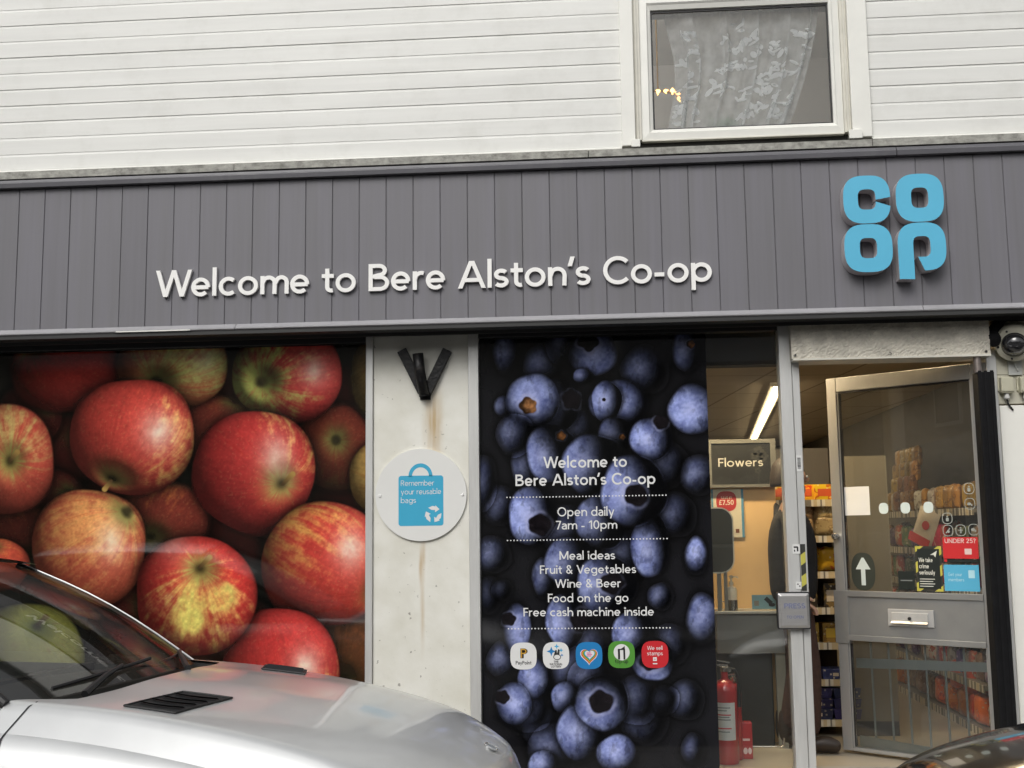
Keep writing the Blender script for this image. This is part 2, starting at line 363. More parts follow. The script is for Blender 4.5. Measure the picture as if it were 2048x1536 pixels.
# apple: centre, radii, stalk/eye position, red, yellow, yellow side (x, y, z), amount of yellow, brightness, blur, highlight, kind of pit, seed
def crop(C, PX, PY, cx, cy, r):
    m = (np.abs(PX-cx) < r) & (np.abs(PY-cy) < r)
    a, b = np.flatnonzero(m.any(1)), np.flatnonzero(m.any(0))
    if not len(a) or not len(b): return None
    q = (slice(a[0], a[-1]+1), slice(b[0], b[-1]+1)); return C[q], PX[q], PY[q]
def draw_apple(C, PX, PY, cx, cy, rx, ry, pit, red, yel, ydir, yam, br=1.0, blur=.03, hl=None, hls=.5, kind='stem', sd=0, streak=1.0, lobes=0.02, rot=0, steep=1.0):
    q = crop(C, PX, PY, cx, cy, max(rx, ry)*1.6)
    if q is None: return
    C, PX, PY = q
    c_, s_ = math.cos(R(rot)), math.sin(R(rot))
    ux, uy = (PX-cx), (PY-cy)
    dx, dy = (ux*c_+uy*s_)/rx, (-ux*s_+uy*c_)/ry
    th = np.arctan2(dy, dx); ra = (np.abs(dx)**2.25+np.abs(dy)**2.25)**(1/2.25)
    ra = ra/(1+lobes*np.cos(3*th+sd)+lobes*.6*np.cos(5*th+2*sd))
    m = ra < 1.35
    sh = np.exp(-np.clip(ra-1, 0, None)/.11)*.55; C *= (1-sh*(ra > .9))[...,None]            # contact shadow printed round it
    al = np.clip((1.0-ra)/max(blur, .004)+.0, 0, 1)
    rr = np.clip(ra, 0, .9995); k = rr/np.maximum(ra, 1e-4)
    nx, ny = ux/rx*0+dx*c_*k*1.0-dy*s_*k, -(dx*s_+dy*c_)*k
    nz = np.sqrt(np.clip(1-nx*nx-ny*ny, 0.0, 1))
    ax = (pit[0]-cx)/rx*.95; ay = -(pit[1]-cy)/ry*.95; l2 = ax*ax+ay*ay
    A = unit((ax, ay, math.sqrt(max(.02, 1-l2))*(1 if l2 < .98 else .1)))
    B1 = unit(np.cross(A, (0.31, .9, .2))); B2 = np.cross(A, B1)
    ca = nx*A[0]+ny*A[1]+nz*A[2]; lat = np.arccos(np.clip(ca, -1, 1))
    e1 = nx*B1[0]+ny*B1[1]+nz*B1[2]; e2 = nx*B2[0]+ny*B2[1]+nz*B2[2]; lon = np.arctan2(e2, e1)
    dp = np.exp(-(lat/.42)**2)                                                              # the dip round the stalk
    sl = np.sin(np.clip(lat, .02, PI))+1e-3
    rx_, ry_, rz_ = (nx-A[0]*ca)/sl, (ny-A[1]*ca)/sl, (nz-A[2]*ca)/sl
    w_ = .62*np.exp(-((lat-.26)/.20)**2)*steep
    qx, qy, qz = nx-w_*rx_, ny-w_*ry_, nz-w_*rz_; ql = np.sqrt(qx*qx+qy*qy+qz*qz)+1e-6; qx/=ql; qy/=ql; qz/=ql
    st1 = fbm(np.cos(lon)*9*streak+4*sd, np.sin(lon)*9*streak+lat*1.3, sd, 4)
    st2 = fbm(np.cos(lon)*26*streak+sd, np.sin(lon)*26*streak+lat*2.2, sd+5, 3)
    mo = fbm(PX/14.0, PY/14.0, sd+9, 4); fi = fbm(PX/4.0, PY/4.0, sd+3, 3)
    Y = unit(ydir); yw = nx*Y[0]+ny*Y[1]+nz*Y[2]
    yv = sst(.08, 1.02, yw*.80+(st1-.5)*1.0+(st2-.5)*.30+(mo-.5)*.9+(fi-.5)*.20+yam-.25)
    ov = np.clip(1-lat/.5, 0, 1)
    red, yel = np.array(red, float), np.array(yel, float)
    col = red*(1-yv[...,None])+yel*yv[...,None]
    col = col*(1+((st2-.5)*.16+(fi-.5)*.20+(mo-.5)*.22)[...,None])
    spk = sst(.66, .85, fbm(PX/3.6+sd*3, PY/3.6, sd+31, 2))*.30
    col = col+(np.array([235, 190, 120])-col)*(spk*sst(.2,.6,nz)*.5)[...,None]
    dk = sst(.60, .78, st2*.6+mo*.4)*.28; col = col*(1-dk[...,None]*np.array([.4, .9, .9]))
    gr = np.array([150, 140, 70.])
    col = col+(gr-col)*(np.clip(np.exp(-(lat/.30)**2)*1.1*(.4+st1), 0, .75))[...,None]
    Ld = unit((.42, .42, .80)); lam = np.clip(qx*Ld[0]+qy*Ld[1]+qz*Ld[2], 0, 1)
    shd = (.36+.74*lam)*(.66+.34*np.clip(nz*1.7, 0, 1)**.7)
    shd = shd*(1-.70*np.exp(-(lat/.11)**2))
    col = col*(shd*br)[...,None]
    if hl is not None:
        g = np.exp(-(((PX-hl[0])/(rx*.24))**2+((PY-hl[1])/(ry*.30))**2)**.8)*hls*1.6*(.65+.7*mo)
        col = col+(np.array([240, 205, 200.])-col)*np.clip(g, 0, .9)[...,None]
    C += (col-C)*(al*m)[...,None]
    if kind == 'stem':
        sx, sy = pit; ex, ey = sx+rx*(.16 if A[0] > -.2 else -.1), sy-ry*.16 if A[1] > -.25 else sy+ry*.14
        L2 = (ex-sx)**2+(ey-sy)**2; t = np.clip(((PX-sx)*(ex-sx)+(PY-sy)*(ey-sy))/L2, 0, 1)
        dd = np.hypot(PX-(sx+t*(ex-sx)), PY-(sy+t*(ey-sy))); mk = np.clip((4.5+2.0*t-dd)/2, 0, 1)*min(1, br)
        C += ((np.array([70, 45, 28])+t[...,None]*np.array([90, 65, 30])*1.0)*br-C)*mk[...,None]
    elif kind == 'eye':
        dd = np.hypot((PX-pit[0])/(rx*.10), (PY-pit[1])/(ry*.10)); mk = np.clip(1.4-dd, 0, 1)*.9
        C += (np.array([52, 40, 26])*(.6+mo[...,None])*br-C)*mk[...,None]
def paint_apples(PX, PY):
    C = np.ones(PX.shape+(3,))*np.array([34, 27, 25.])
    C *= (.8+.5*fbm(PX/120, PY/120, 3))[...,None]
    D = lambda *a, **k: draw_apple(C, PX, PY, *a, **k)
    dr, rd, og, ye, gy = (124, 44, 34), (196, 60, 46), (206, 96, 50), (220, 152, 80), (190, 164, 92)
    # back layer, soft and dark
    for i_,(bx,by,bs) in enumerate(((240,1010,90),(460,1060,95),(120,900,85),(610,1060,90),(700,1000,80),(250,1240,95),(470,1270,90),(700,800,85),(460,790,80),(240,790,70),(100,1010,80),(60,830,70),(640,1250,80))): D(bx, by, bs, bs*.95, (bx+bs*.5, by-bs*.3), (136,32,32), dr, (.3,.5,.5), -.1, br=.46, blur=.25, kind='', sd=40+i_)
    D(420, 862, 92, 80, (470, 800), (150, 48, 40), og, (1,0,.3), .0, br=.78, blur=.22, kind='', sd=1)
    D(326, 1040, 100, 82, (300, 1075), (146, 46, 38), og, (0,1,.3), -.1, br=.78, blur=.2, kind='', sd=2)
    D(668, 895, 84, 92, (672, 880), (140, 44, 34), (120, 70, 40), (0,-1,.2), .1, br=.72, blur=.16, kind='eye', sd=3)
    D(775, 750, 78, 100, (820, 700), (196, 128, 62), ye, (-.5,.2,.6), .2, br=.62, blur=.1, kind='', sd=4)
    D(30, 1075, 90, 74, (60, 1120), (130, 40, 34), og, (0,1,0), 0, br=.45, blur=.25, kind='', sd=5)
    D(700, 1300, 75, 90, (690, 1360), (150, 70, 36), og, (0,1,.2), .1, br=.6, blur=.2, kind='', sd=6)
    D(300, 1330, 130, 90, (300, 1300), (110, 40, 32), og, (0,1,.2), 0, br=.5, blur=.2, kind='', sd=26)
    D(130, 741, 116, 86, (60, 690), (186, 40, 38), dr, (-1,0,.2), 0, br=.78, blur=.08, kind='', sd=7)
    D(345, 735, 114, 84, (312, 762), (206, 92, 62), gy, (.45,.3,.8), .30, br=1.0, blur=.05, hl=(408, 722), hls=.25, kind='eye', sd=8)
    D(575, 750, 112, 96, (522, 764), (200, 46, 48), (186, 170, 86), (-.8,-.1,.5), .34, br=1.02, blur=.035, hl=(628, 740), hls=.42, kind='eye', sd=9, steep=1.2)
    D(772, 954, 74, 80, (830, 960), (206, 122, 56), ye, (-.4,.2,.8), .35, br=1.0, blur=.05, kind='', sd=10)
    D(18, 920, 92, 113, (20, 922), (194, 62, 52), (186, 140, 84), (.1,.4,.4), .0, br=.92, blur=.05, kind='stem', sd=11, steep=1.1)
    D(60, 1310, 110, 105, (75, 1250), (190, 160, 70), gy, (0,0,1), .4, br=.95, blur=.05, kind='stem', sd=12)
    D(-10, 1130, 70, 55, (-20, 1090), rd, og, (0,1,.2), 0, br=.9, blur=.05, kind='', sd=13)
    D(178, 1097, 115, 121, (256, 1022), (200, 70, 52), (212, 122, 70), (.1,.5,.7), .22, br=1.04, blur=.03, hl=(222, 1082), hls=.40, kind='eye', sd=14, streak=.8)
    D(265, 873, 126, 117, (222, 962), (194, 50, 46), ye, (.95,-.25,.15), .02, br=1.05, blur=.025, hl=(318, 862), hls=.50, kind='stem', sd=15)
    D(508, 944, 123, 124, (566, 968), (180, 36, 38), ye, (.75,.62,.1), -.12, br=1.04, blur=.025, hl=(552, 908), hls=.42, kind='stem', sd=16, rot=20)
    D(650, 1130, 128, 126, (760, 1180), (204, 48, 44), (216, 128, 66), (-.5,.75,.35), .16, br=1.05, blur=.025, hl=(703, 1098), hls=.50, kind='', sd=17)
    D(560, 1335, 119, 119, (600, 1480), (198, 38, 40), ye, (.5,-.5,.2), -.14, br=1.0, blur=.025, hl=(612, 1332), hls=.48, kind='', sd=18)
    D(391, 1192, 122, 121, (400, 1134), (192, 38, 38), (226, 160, 84), (.1,-.42,.9), .02, br=1.06, blur=.025, hl=(350, 1090), hls=.15, kind='stem', sd=19, steep=1.15)
    g = np.exp(-(((PX-380)/38)**2+((PY-1222)/62)**2)**1.6)+np.exp(-(((PX-448)/36)**2+((PY-1195)/34)**2)**1.6)
    nz = fbm(PX/22, PY/50, 77); nz = nz*.6+.4*fbm(PX/7, PY/11, 79); al = sst(.18, .95, np.clip(g, 0, .9)*(.25+1.35*nz))*.88
    C += (np.array([236, 200, 98])*(.75+.4*fbm(PX/6, PY/6, 78))[...,None]-C)*al[...,None]
    lum = C.mean(-1, keepdims=True); C = C*.86+lum*.14                                       # printed inks: less pure than fruit
    return C*np.array([.96, 1.06, .98])+np.array([2, 3, 2.])

def draw_berry(C, PX, PY, cx, cy, rx, ry, br=1.0, L=(-.55,.25,.7), cal=None, blur=.05, sd=0, hl=None):
    rx, ry, br, blur = rx*1.19, ry*1.16, br*1.08, blur+.07
    q = crop(C, PX, PY, cx, cy, max(rx, ry)*1.7)
    if q is None: return
    C, PX, PY = q
    dx, dy = (PX-cx)/rx, (PY-cy)/ry; th = np.arctan2(dy, dx)
    ra = np.hypot(dx, dy)/(1+.03*np.cos(3*th+sd)+.02*np.cos(5*th+sd*2))
    al = np.clip((1-ra)/blur, 0, 1)
    C *= (1-.5*np.exp(-np.clip(ra-1, 0, None)/.15)*(ra > .95))[...,None]
    k = np.clip(ra, 0, .999)/np.maximum(ra, 1e-4); nx, ny = dx*k, -dy*k; nz = np.sqrt(np.clip(1-nx*nx-ny*ny, 0, 1))
    L = unit(L); lam = np.clip(nx*L[0]+ny*L[1]+nz*L[2]-.20, 0, 1)/.80
    bl = fbm(PX/16, PY/16, sd, 4); fi = fbm(PX/5, PY/5, sd+4, 4)
    bloom = np.clip(.45+1.1*(bl-.45)+.55*(fi-.5), 0, 1)
    lo, hi = np.array([68, 76, 120.]), np.array([158, 169, 212.])
    col = lo+(hi-lo)*(bloom*.85)[...,None]
    wear = sst(.58, .70, fbm(PX/11, PY/20, sd+8, 4)); col = col*(1-.24*wear)[...,None]
    col = col*(np.clip(.055+1.30*lam**1.2, 0, 1.2)*br)[...,None]
    g = np.exp(-((dx+L[0]*-.42)**2+(dy+L[1]*.42)**2)/.12)*.55*br*(.7+.6*fi); col = col+(np.array([188, 194, 234.])-col)*np.clip(g, 0, .8)[...,None]
    C += (col-C)*al[...,None]
    if cal:
        kx, ky, kr, kc = cal; ex, ey = (PX-kx)/kr, (PY-ky)/(kr*.95); t2 = np.arctan2(ey, ex)
        jag = 1+.07*np.cos(5*t2+sd)+.26*(vnoise(np.cos(t2)*1.6+10, np.sin(t2)*1.6+sd, sd)-.5); q = np.hypot(ex, ey)/jag
        rim = np.exp(-((q-1.12)/.16)**2)*(.35+.65*vnoise(np.cos(t2)*3+20, np.sin(t2)*3+q*2, sd+2)); C += (np.array([170, 172, 205.])*br-C)*np.clip(rim*.75*(.35+.65*lam)*np.clip((1.06-ra)/.06, 0, 1), 0, .9)[...,None]
        ins = np.clip((1.0-q)/.14, 0, 1)*np.clip((1.06-ra)/.06, 0, 1); rim = 0; base = {'d': (22, 19, 22), 'b': (150, 104, 66), 'o': (120, 76, 40)}[kc]
        tx = .5+.9*fbm(PX/7, PY/7, sd+6); cc = np.array(base)*tx[...,None]*(.35+.65*sst(.2, 1.0, 1-q+.5*ex+.3))[...,None] if kc != 'd' else np.array(base)*tx[...,None]
        C += (cc-C)*ins[...,None]
def paint_berries(PX, PY):
    C = np.ones(PX.shape+(3,))*np.array([25, 25, 28.])
    C *= (.8+.45*fbm(PX/90, PY/90, 5))[...,None]
    B = lambda *a, **k: draw_berry(C, PX, PY, *a, **k)
    for i_,(bx,by,bs) in enumerate(((1090,730,40),(1290,740,44),(1150,860,42),(1330,930,44),(1000,1010,36),(1130,1060,46),(1250,1110,44),(1350,1030,40),(985,1110,34),(1180,1300,44),(1340,1290,38),(1090,1460,40),(1290,1440,44),(1370,1400,36),(1010,1320,34),(1400,950,36),(1150,1345,46),(1110,1500,48),(1180,1360,40),(1270,1400,44),(1060,1420,40))): B(bx, by, bs, bs*1.05, .50, blur=.35, sd=60+i_)
    B(1016, 708, 28, 38, .55, blur=.3, sd=1); B(966, 965, 26, 52, .55, blur=.35, sd=2); B(1010, 813, 20, 22, .55, blur=.2, sd=3)
    B(1130, 690, 34, 40, .35, blur=.4, sd=4); B(1183, 704, 46, 46, .72, cal=(1176, 682, 22, 'd'), blur=.1, sd=5, L=(.2,-.2,.8)); B(1166, 752, 18, 14, .7, sd=50)
    B(1374, 698, 27, 42, .62, cal=(1381, 688, 9, 'o'), blur=.2, sd=6, L=(-.5,0,.6)); B(1057, 930, 32, 44, .5, blur=.15, sd=7)
    B(1116, 810, 40, 50, .80, sd=8, L=(-.75,.0,.5), cal=(1142, 800, 19, 'd'))
    B(1066, 803, 48, 51, .92, cal=(1057, 812, 19, 'b'), sd=9, L=(-.1,.3,.9))
    B(1238, 806, 53, 42, 1.0, sd=10, L=(-.35,.1,.8)); B(1214, 802, 27, 38, .85, sd=51, L=(-.5,.1,.7), cal=(1208, 799, 4, 'd'))
    B(1390, 818, 48, 47, 1.0, sd=11, L=(-.4,-.05,.8)); B(1030, 870, 34, 40, .42, blur=.3, sd=52)
    B(1233, 867, 34, 30, .62, cal=(1244, 874, 7, 'o'), blur=.08, sd=12, L=(-.8,.0,.5))
    B(1104, 905, 46, 54, .85, cal=(1122, 872, 10, 'o'), blur=.06, sd=13, L=(-.8,-.25,.45))
    B(1189, 930, 57, 57, .80, sd=14, L=(-.85,.15,.45)); B(1303, 877, 39, 40, 1.02, sd=15, L=(-.45,-.1,.75), cal=(1322, 844, 15, 'd'))
    B(1204, 1042, 47, 52, .72, sd=16, L=(-.75,.1,.5)); B(1300, 1088, 34, 62, .92, sd=17, L=(-.45,-.3,.7))
    B(1268, 982, 59, 66, .92, cal=(1272, 990, 24, 'd'), sd=18, L=(-.7,.05,.6))
    B(1066, 1031, 44, 55, .98, cal=(1078, 1050, 23, 'd'), sd=19, L=(-.6,.05,.7))
    B(1089, 1155, 23, 38, .6, blur=.15, sd=20); B(1141, 1125, 45, 48, .72, sd=21, L=(-.7,.1,.5)); B(1321, 1193, 24, 26, .5, blur=.3, sd=22)
    B(1392, 1112, 21, 36, .95, blur=.2, sd=23, L=(-.1,.4,.8)); B(1405, 1238, 30, 48, .75, blur=.2, sd=24, L=(-.2,.3,.8))
    B(1213, 1170, 54, 54, .85, cal=(1222, 1166, 23, 'd'), sd=25, L=(-.8,.05,.5)); B(1033, 1258, 26, 48, .85, sd=26, cal=(1018, 1238, 14, 'd'), L=(.2,.0,.8))
    B(1132, 1242, 36, 52, .9, sd=27, cal=(1164, 1240, 24, 'd'), L=(-.7,-.1,.6)); B(1268, 1266, 39, 42, .88, sd=28, L=(-.65,-.05,.6))
    B(1306, 1318, 38, 40, .75, sd=29, L=(-.1,-.8,.4), cal=(1300, 1322, 22, 'd')); B(1070, 1356, 31, 38, .95, sd=30, L=(-.4,.0,.8))
    B(1027, 1408, 32, 40, .85, sd=31, cal=(1005, 1394, 15, 'd'), L=(.1,.1,.9)); B(1132, 1396, 27, 30, .78, sd=32)
    B(1163, 1465, 44, 54, .85, sd=33, L=(-.5,.1,.7)); B(1205, 1404, 48, 52, .82, cal=(1202, 1403, 25, 'd'), sd=34, L=(-.3,-.35,.8))
    B(1234, 1508, 37, 36, .95, sd=35, L=(-.2,.3,.8)); B(1386, 1498, 22, 30, .4, blur=.4, sd=36); B(1089, 1530, 30, 26, .8, sd=37)
    B(980, 1190, 22, 36, .25, blur=.4, sd=38); B(1330, 1400, 26, 28, .14, blur=.4, sd=39); B(1005, 1180, 20, 20, .2, blur=.4, sd=40)
    return C
# ------------------------------------------------------------------ ground, road, pavement
def struct(mb, name, m, **k): return tag(mb.build(name, m, **k), kind='structure')
asph = mat('asphalt', (0.055,0.055,0.057), .9, noise=(60,.35), bump=(180,.5))
pave = mat('paving', (0.36,0.35,0.33), .85, noise=(5,.25), bump=(120,.3), dirt=((.12,.11,.1),3,.5))
struct(MB().box(-60,60,-60,-.95,-1.0,-.12), 'road', asph)
struct(MB().box(-60,60,-.80,.18,-.9,0.0), 'pavement', pave)
struct(MB().box(-60,60,-.949,-.801,-.9,.004), 'kerb', mat('kerb', (.33,.32,.3), .8, noise=(9,.2)), bevel=.012)
struct(MB().box(-60,60,.181,30,-1.0,-.02), 'ground', asph)
struct(MB().box(-60,60,-9.2,-8.0,-.5,.0), 'far_pavement', pave)

# ------------------------------------------------------------------ the shop building
white = mat('white_board', (0.735,0.735,0.70), .45, noise=(2.5,.07), stretch=(.35,1,6), dirt=((.40,.39,.33), 4.5, .22))
upvc = mat('upvc', (0.80,0.795,0.74), .3, noise=(6,.05))
cream = mat('cream_frame', (0.66,0.64,0.56), .4, noise=(9,.10))
alu = mat('aluminium', (0.64,0.64,0.62), .36, metal=.35, noise=(9,.10), stretch=(3,3,.4))
alu2 = mat('satin_aluminium', (0.46,0.46,0.45), .38, metal=.6, noise=(7,.12))
black = mat('black_paint', (0.012,0.012,0.013), .45, noise=(14,.3))
dark = mat('dark_void', (0.02,0.02,0.02), .8)
B = thing('shop_building', 'white boarded shop with dark grey fascia, two picture windows and an open glazed door', 'building', (0,0,0))
XL, XR = -4.0, 9.0
# horizontal weatherboarding round the upper window
BH = .0975
def boards(x0, x1, z0, z1):
    mb = MB(); z = 3.452
    while z < z1-1e-4:
        a, b = max(z, z0), min(z+BH, z1)
        if b-a > .02:
            jit = random.uniform(-.0012,.0012); lap = random.uniform(.0018,.0042)
            prof = [(.05+jit,a),(.05+jit,a+.082),(.050+lap,a+.0895),(.0505+lap,b),(.075,b),(.075,a),(.0505+lap,a)]
            mb.sweep(prof, x0, x1)
        z += BH
    return mb
cl = MB()
for x0,x1,z0,z1 in ((XL,3.402,3.452,6.4),(4.748,XR,3.452,6.4),(3.402,4.748,4.42,6.4)):
    q = boards(x0,x1,z0,z1); cl.add(q.v, q.f)
cl.build('weatherboarding', white, B)
lip = MB().sweep([(.045,3.434),(.03,3.437),(.03,3.443),(.045,3.451),(.07,3.451),(.07,3.434)], XL, 3.40); lip.sweep([(.045,3.434),(.03,3.437),(.03,3.443),(.045,3.451),(.07,3.451),(.07,3.434)], 4.75, XR)
lip.build('drip_moulding', upvc, B)
flash = mat('weathered_lead', (0.36,0.355,0.32), .8, noise=(40,.35), stretch=(.6,1,1), dirt=((.07,.065,.055), 16, .75), bump=(50,.4))
fm = MB(); x = XL
while x < XR:
    l = random.uniform(1.1,2.3); fm.box(x, min(x+l-.004,XR), .012+random.uniform(-.003,.003), .12, 3.392, 3.4335+random.uniform(-.002,.001)); x += l
fm.build('flashing', flash, B)
MB().box(XL,XR,.03,.12,3.365,3.392).build('flashing_gap', dark, B)
# fascia: upright tongue and groove boards
fasc, t, p = new_mat('fascia_board')
tc = N(t,'ShaderNodeTexCoord'); sx = N(t,'ShaderNodeSeparateXYZ'); t.links.new(tc.outputs['Object'], sx.inputs[0])
dv = N(t,'ShaderNodeMath', operation='DIVIDE'); dv.inputs[1].default_value = .15; t.links.new(sx.outputs[0], dv.inputs[0])
fl = N(t,'ShaderNodeMath', operation='FLOOR'); t.links.new(dv.outputs[0], fl.inputs[0])
wn = N(t,'ShaderNodeTexWhiteNoise'); wn.noise_dimensions = '1D'; t.links.new(fl.outputs[0], wn.inputs['W'])
mp = N(t,'ShaderNodeMapping'); mp.inputs['Scale'].default_value = (46,1,1.3); t.links.new(tc.outputs['Object'], mp.inputs[0])
g1 = N(t,'ShaderNodeTexNoise', Scale=1.0, Detail=4.0); t.links.new(mp.outputs[0], g1.inputs['Vector'])
mp2 = N(t,'ShaderNodeMapping'); mp2.inputs['Scale'].default_value = (14,1,.9); t.links.new(tc.outputs['Object'], mp2.inputs[0])
g2 = N(t,'ShaderNodeTexNoise', Scale=1.0, Detail=2.0); t.links.new(mp2.outputs[0], g2.inputs['Vector'])
a1 = N(t,'ShaderNodeMath', operation='MULTIPLY_ADD'); a1.inputs[1].default_value = .20; a1.inputs[2].default_value = .78; t.links.new(g1.outputs[0], a1.inputs[0])
a2 = N(t,'ShaderNodeMath', operation='MULTIPLY_ADD'); a2.inputs[1].default_value = .26; t.links.new(g2.outputs[0], a2.inputs[0]); t.links.new(a1.outputs[0], a2.inputs[2])
a3 = N(t,'ShaderNodeMath', operation='MULTIPLY_ADD'); a3.inputs[1].default_value = .09; t.links.new(wn.outputs['Value'], a3.inputs[0]); t.links.new(a2.outputs[0], a3.inputs[2])
hv = N(t,'ShaderNodeHueSaturation'); hv.inputs['Color'].default_value = (.154,.151,.156,1); t.links.new(a3.outputs[0], hv.inputs['Value'])
mxf = N(t,'ShaderNodeMixRGB', blend_type='MULTIPLY'); mxf.inputs['Color2'].default_value = (.95,.94,1.06,1); t.links.new(g2.outputs[0], mxf.inputs['Fac']); t.links.new(hv.outputs[0], mxf.inputs['Color1'])
t.links.new(mxf.outputs[0], p.inputs['Base Color']); p.inputs['Roughness'].default_value = .55
bp = N(t,'ShaderNodeBump', Strength=.12); bp.inputs['Distance'].default_value = .004; t.links.new(g1.outputs[0], bp.inputs['Height']); t.links.new(bp.outputs[0], p.inputs['Normal'])
fb = MB(); k = int(XL/.15)
while k*.15 < XR:
    x0 = k*.15; y0 = -.02+random.uniform(-.0008,.0008)
    fb.add([(x0+.0012,y0+.0032,2.505),(x0+.0034,y0,2.505),(x0+.1466,y0,2.505),(x0+.1488,y0+.0032,2.505),(x0+.0012,y0+.0032,3.315),(x0+.0034,y0,3.315),(x0+.1466,y0,3.315),(x0+.1488,y0+.0032,3.315)],
           [(0,1,5,4),(1,2,6,5),(2,3,7,6)])
    k += 1
fb.box(XL,XR,-.0158,.02,2.505,3.315,1)
fb.build('fascia', [fasc, mat('fascia_groove', (.10,.098,.105), .7)], B)
trimm = mat('fascia_trim', (.115,.113,.125), .38, noise=(5,.10), stretch=(.4,1,1), dirt=((.25,.25,.24),9,.25))
cap = MB()
for x0,x1 in ((XL,4.848),(4.852,XR)): cap.sweep([(-.052,3.318),(-.056,3.345),(-.045,3.352),(-.04,3.366),(.02,3.366),(.02,3.318)], x0, x1)
cap.build('fascia_capping', trimm, B, bevel=.002)
trimb = mat('fascia_sill_trim', (.36,.355,.37), .38, noise=(6,.08), stretch=(.4,1,1), dirt=((.12,.12,.12),9,.25))
tr = MB()
for x0,x1 in ((XL,1.268),(1.272,4.94),(4.943,XR)): tr.sweep([(-.046,2.474),(-.052,2.479),(-.052,2.486),(-.024,2.509),(.0,2.509),(.0,2.474)], x0, x1)
tr.build('fascia_bottom_trim', trimb, B)
MB().box(.60,1.02,-.0535,-.050,2.4755,2.4815).build('peeled_tape', upvc, B)
sof = MB().box(XL,XR,-.042,-.030,2.452,2.473); sof.box(XL,XR,-.030,.23,2.4605,2.473); sof.box(XL,XR,.10,.112,2.442,2.460)
sof.build('soffit', mat('soffit_black', (.03,.03,.03), .6), B)
# solid wall behind the fascia and over the openings, and the rest of the shell
shell = mat('render_wall', (.62,.61,.56), .9, noise=(12,.1), bump=(60,.3))
sh = MB(); sh.box(XL,XR,.121,.30,2.52,3.435)
sh.box(XL,3.40,.08,.30,3.435,6.4); sh.box(4.75,XR,.08,.30,3.435,6.4); sh.box(3.40,4.75,.08,.30,4.40,6.4)
sh.box(XL,-.93,.20,.40,-.02,2.45); sh.box(XL,XL+.2,.30,11.3,-.02,6.4); sh.box(XR-.2,XR,.30,11.3,-.02,6.4); sh.box(XL+.2,XR-.2,11.1,11.3,-.02,6.4)
sh.build('outer_wall', shell, B)
roof = MB(); roof.add([(XL-.2,-.25,6.35),(XR+.2,-.25,6.35),(XR+.2,5.6,9.0),(XL-.2,5.6,9.0),(XL-.2,11.5,6.35),(XR+.2,11.5,6.35)], [(0,1,2,3),(3,2,5,4),(0,3,4),(1,5,2)])
roof.build('roof', mat('slate', (.09,.09,.10), .7, noise=(6,.3)), B, solid=.08)
# pier between the windows with rust runs
pier, t, p = new_mat('painted_pier')
tc = N(t,'ShaderNodeTexCoord'); n0 = N(t,'ShaderNodeTexNoise', Scale=5.0, Detail=6.0); t.links.new(tc.outputs['Object'], n0.inputs['Vector'])
cr = N(t,'ShaderNodeValToRGB'); cr.color_ramp.elements[0].color = (.67,.655,.57,1); cr.color_ramp.elements[1].color = (.79,.78,.715,1); cr.color_ramp.elements[0].position = .3; cr.color_ramp.elements[1].position = .65
t.links.new(n0.outputs[0], cr.inputs[0]); last = cr.outputs[0]
sx = N(t,'ShaderNodeSeparateXYZ'); t.links.new(tc.outputs['Object'], sx.inputs[0])
def band(src, c, wd, wob=None):
    s1 = N(t,'ShaderNodeMath', operation='SUBTRACT'); t.links.new(src, s1.inputs[0]); s1.inputs[1].default_value = c
    if wob:
        s2 = N(t,'ShaderNodeMath', operation='MULTIPLY_ADD'); t.links.new(n0.outputs[0], s2.inputs[0]); s2.inputs[1].default_value = wob; t.links.new(s1.outputs[0], s2.inputs[2]); s1 = s2
    ab = N(t,'ShaderNodeMath', operation='ABSOLUTE'); t.links.new(s1.outputs[0], ab.inputs[0])
    r_ = N(t,'ShaderNodeMapRange'); r_.interpolation_type = 'SMOOTHSTEP'; r_.inputs['From Min'].default_value = 0; r_.inputs['From Max'].default_value = wd; r_.inputs['To Min'].default_value = 1; r_.inputs['To Max'].default_value = 0
    t.links.new(ab.outputs[0], r_.inputs['Value']); return r_.outputs[0]
ns = N(t,'ShaderNodeTexNoise', Scale=1.0, Detail=5.0); mps = N(t,'ShaderNodeMapping'); mps.inputs['Scale'].default_value = (45,1,4); t.links.new(tc.outputs['Object'], mps.inputs[0]); t.links.new(mps.outputs[0], ns.inputs['Vector'])
for cx_, cz_, wx_, wz_, am in ((2.325,1.98,.075,.28,.95),(2.262,1.20,.026,.17,1.0),(2.262,.98,.018,.36,.5),(2.335,1.74,.06,.22,.5)):
    a, b = band(sx.outputs[0], cx_+.012, wx_, .03), band(sx.outputs[2], cz_, wz_)
    m1 = N(t,'ShaderNodeMath', operation='MULTIPLY'); t.links.new(a, m1.inputs[0]); t.links.new(b, m1.inputs[1])
    m2 = N(t,'ShaderNodeMath', operation='MULTIPLY'); t.links.new(m1.outputs[0], m2.inputs[0]); t.links.new(ns.outputs[0], m2.inputs[1])
    m3 = N(t,'ShaderNodeMath', operation='MULTIPLY'); m3.use_clamp = True; t.links.new(m2.outputs[0], m3.inputs[0]); m3.inputs[1].default_value = am*1.5
    mx = N(t,'ShaderNodeMixRGB'); t.links.new(m3.outputs[0], mx.inputs['Fac']); t.links.new(last, mx.inputs['Color1']); mx.inputs['Color2'].default_value = (.46,.31,.13,1); last = mx.outputs[0]
n3 = N(t,'ShaderNodeTexNoise', Scale=34.0, Detail=3.0); t.links.new(tc.outputs['Object'], n3.inputs['Vector'])
r3 = N(t,'ShaderNodeMapRange'); r3.inputs['From Min'].default_value = .69; r3.inputs['From Max'].default_value = .73; t.links.new(n3.outputs[0], r3.inputs['Value'])
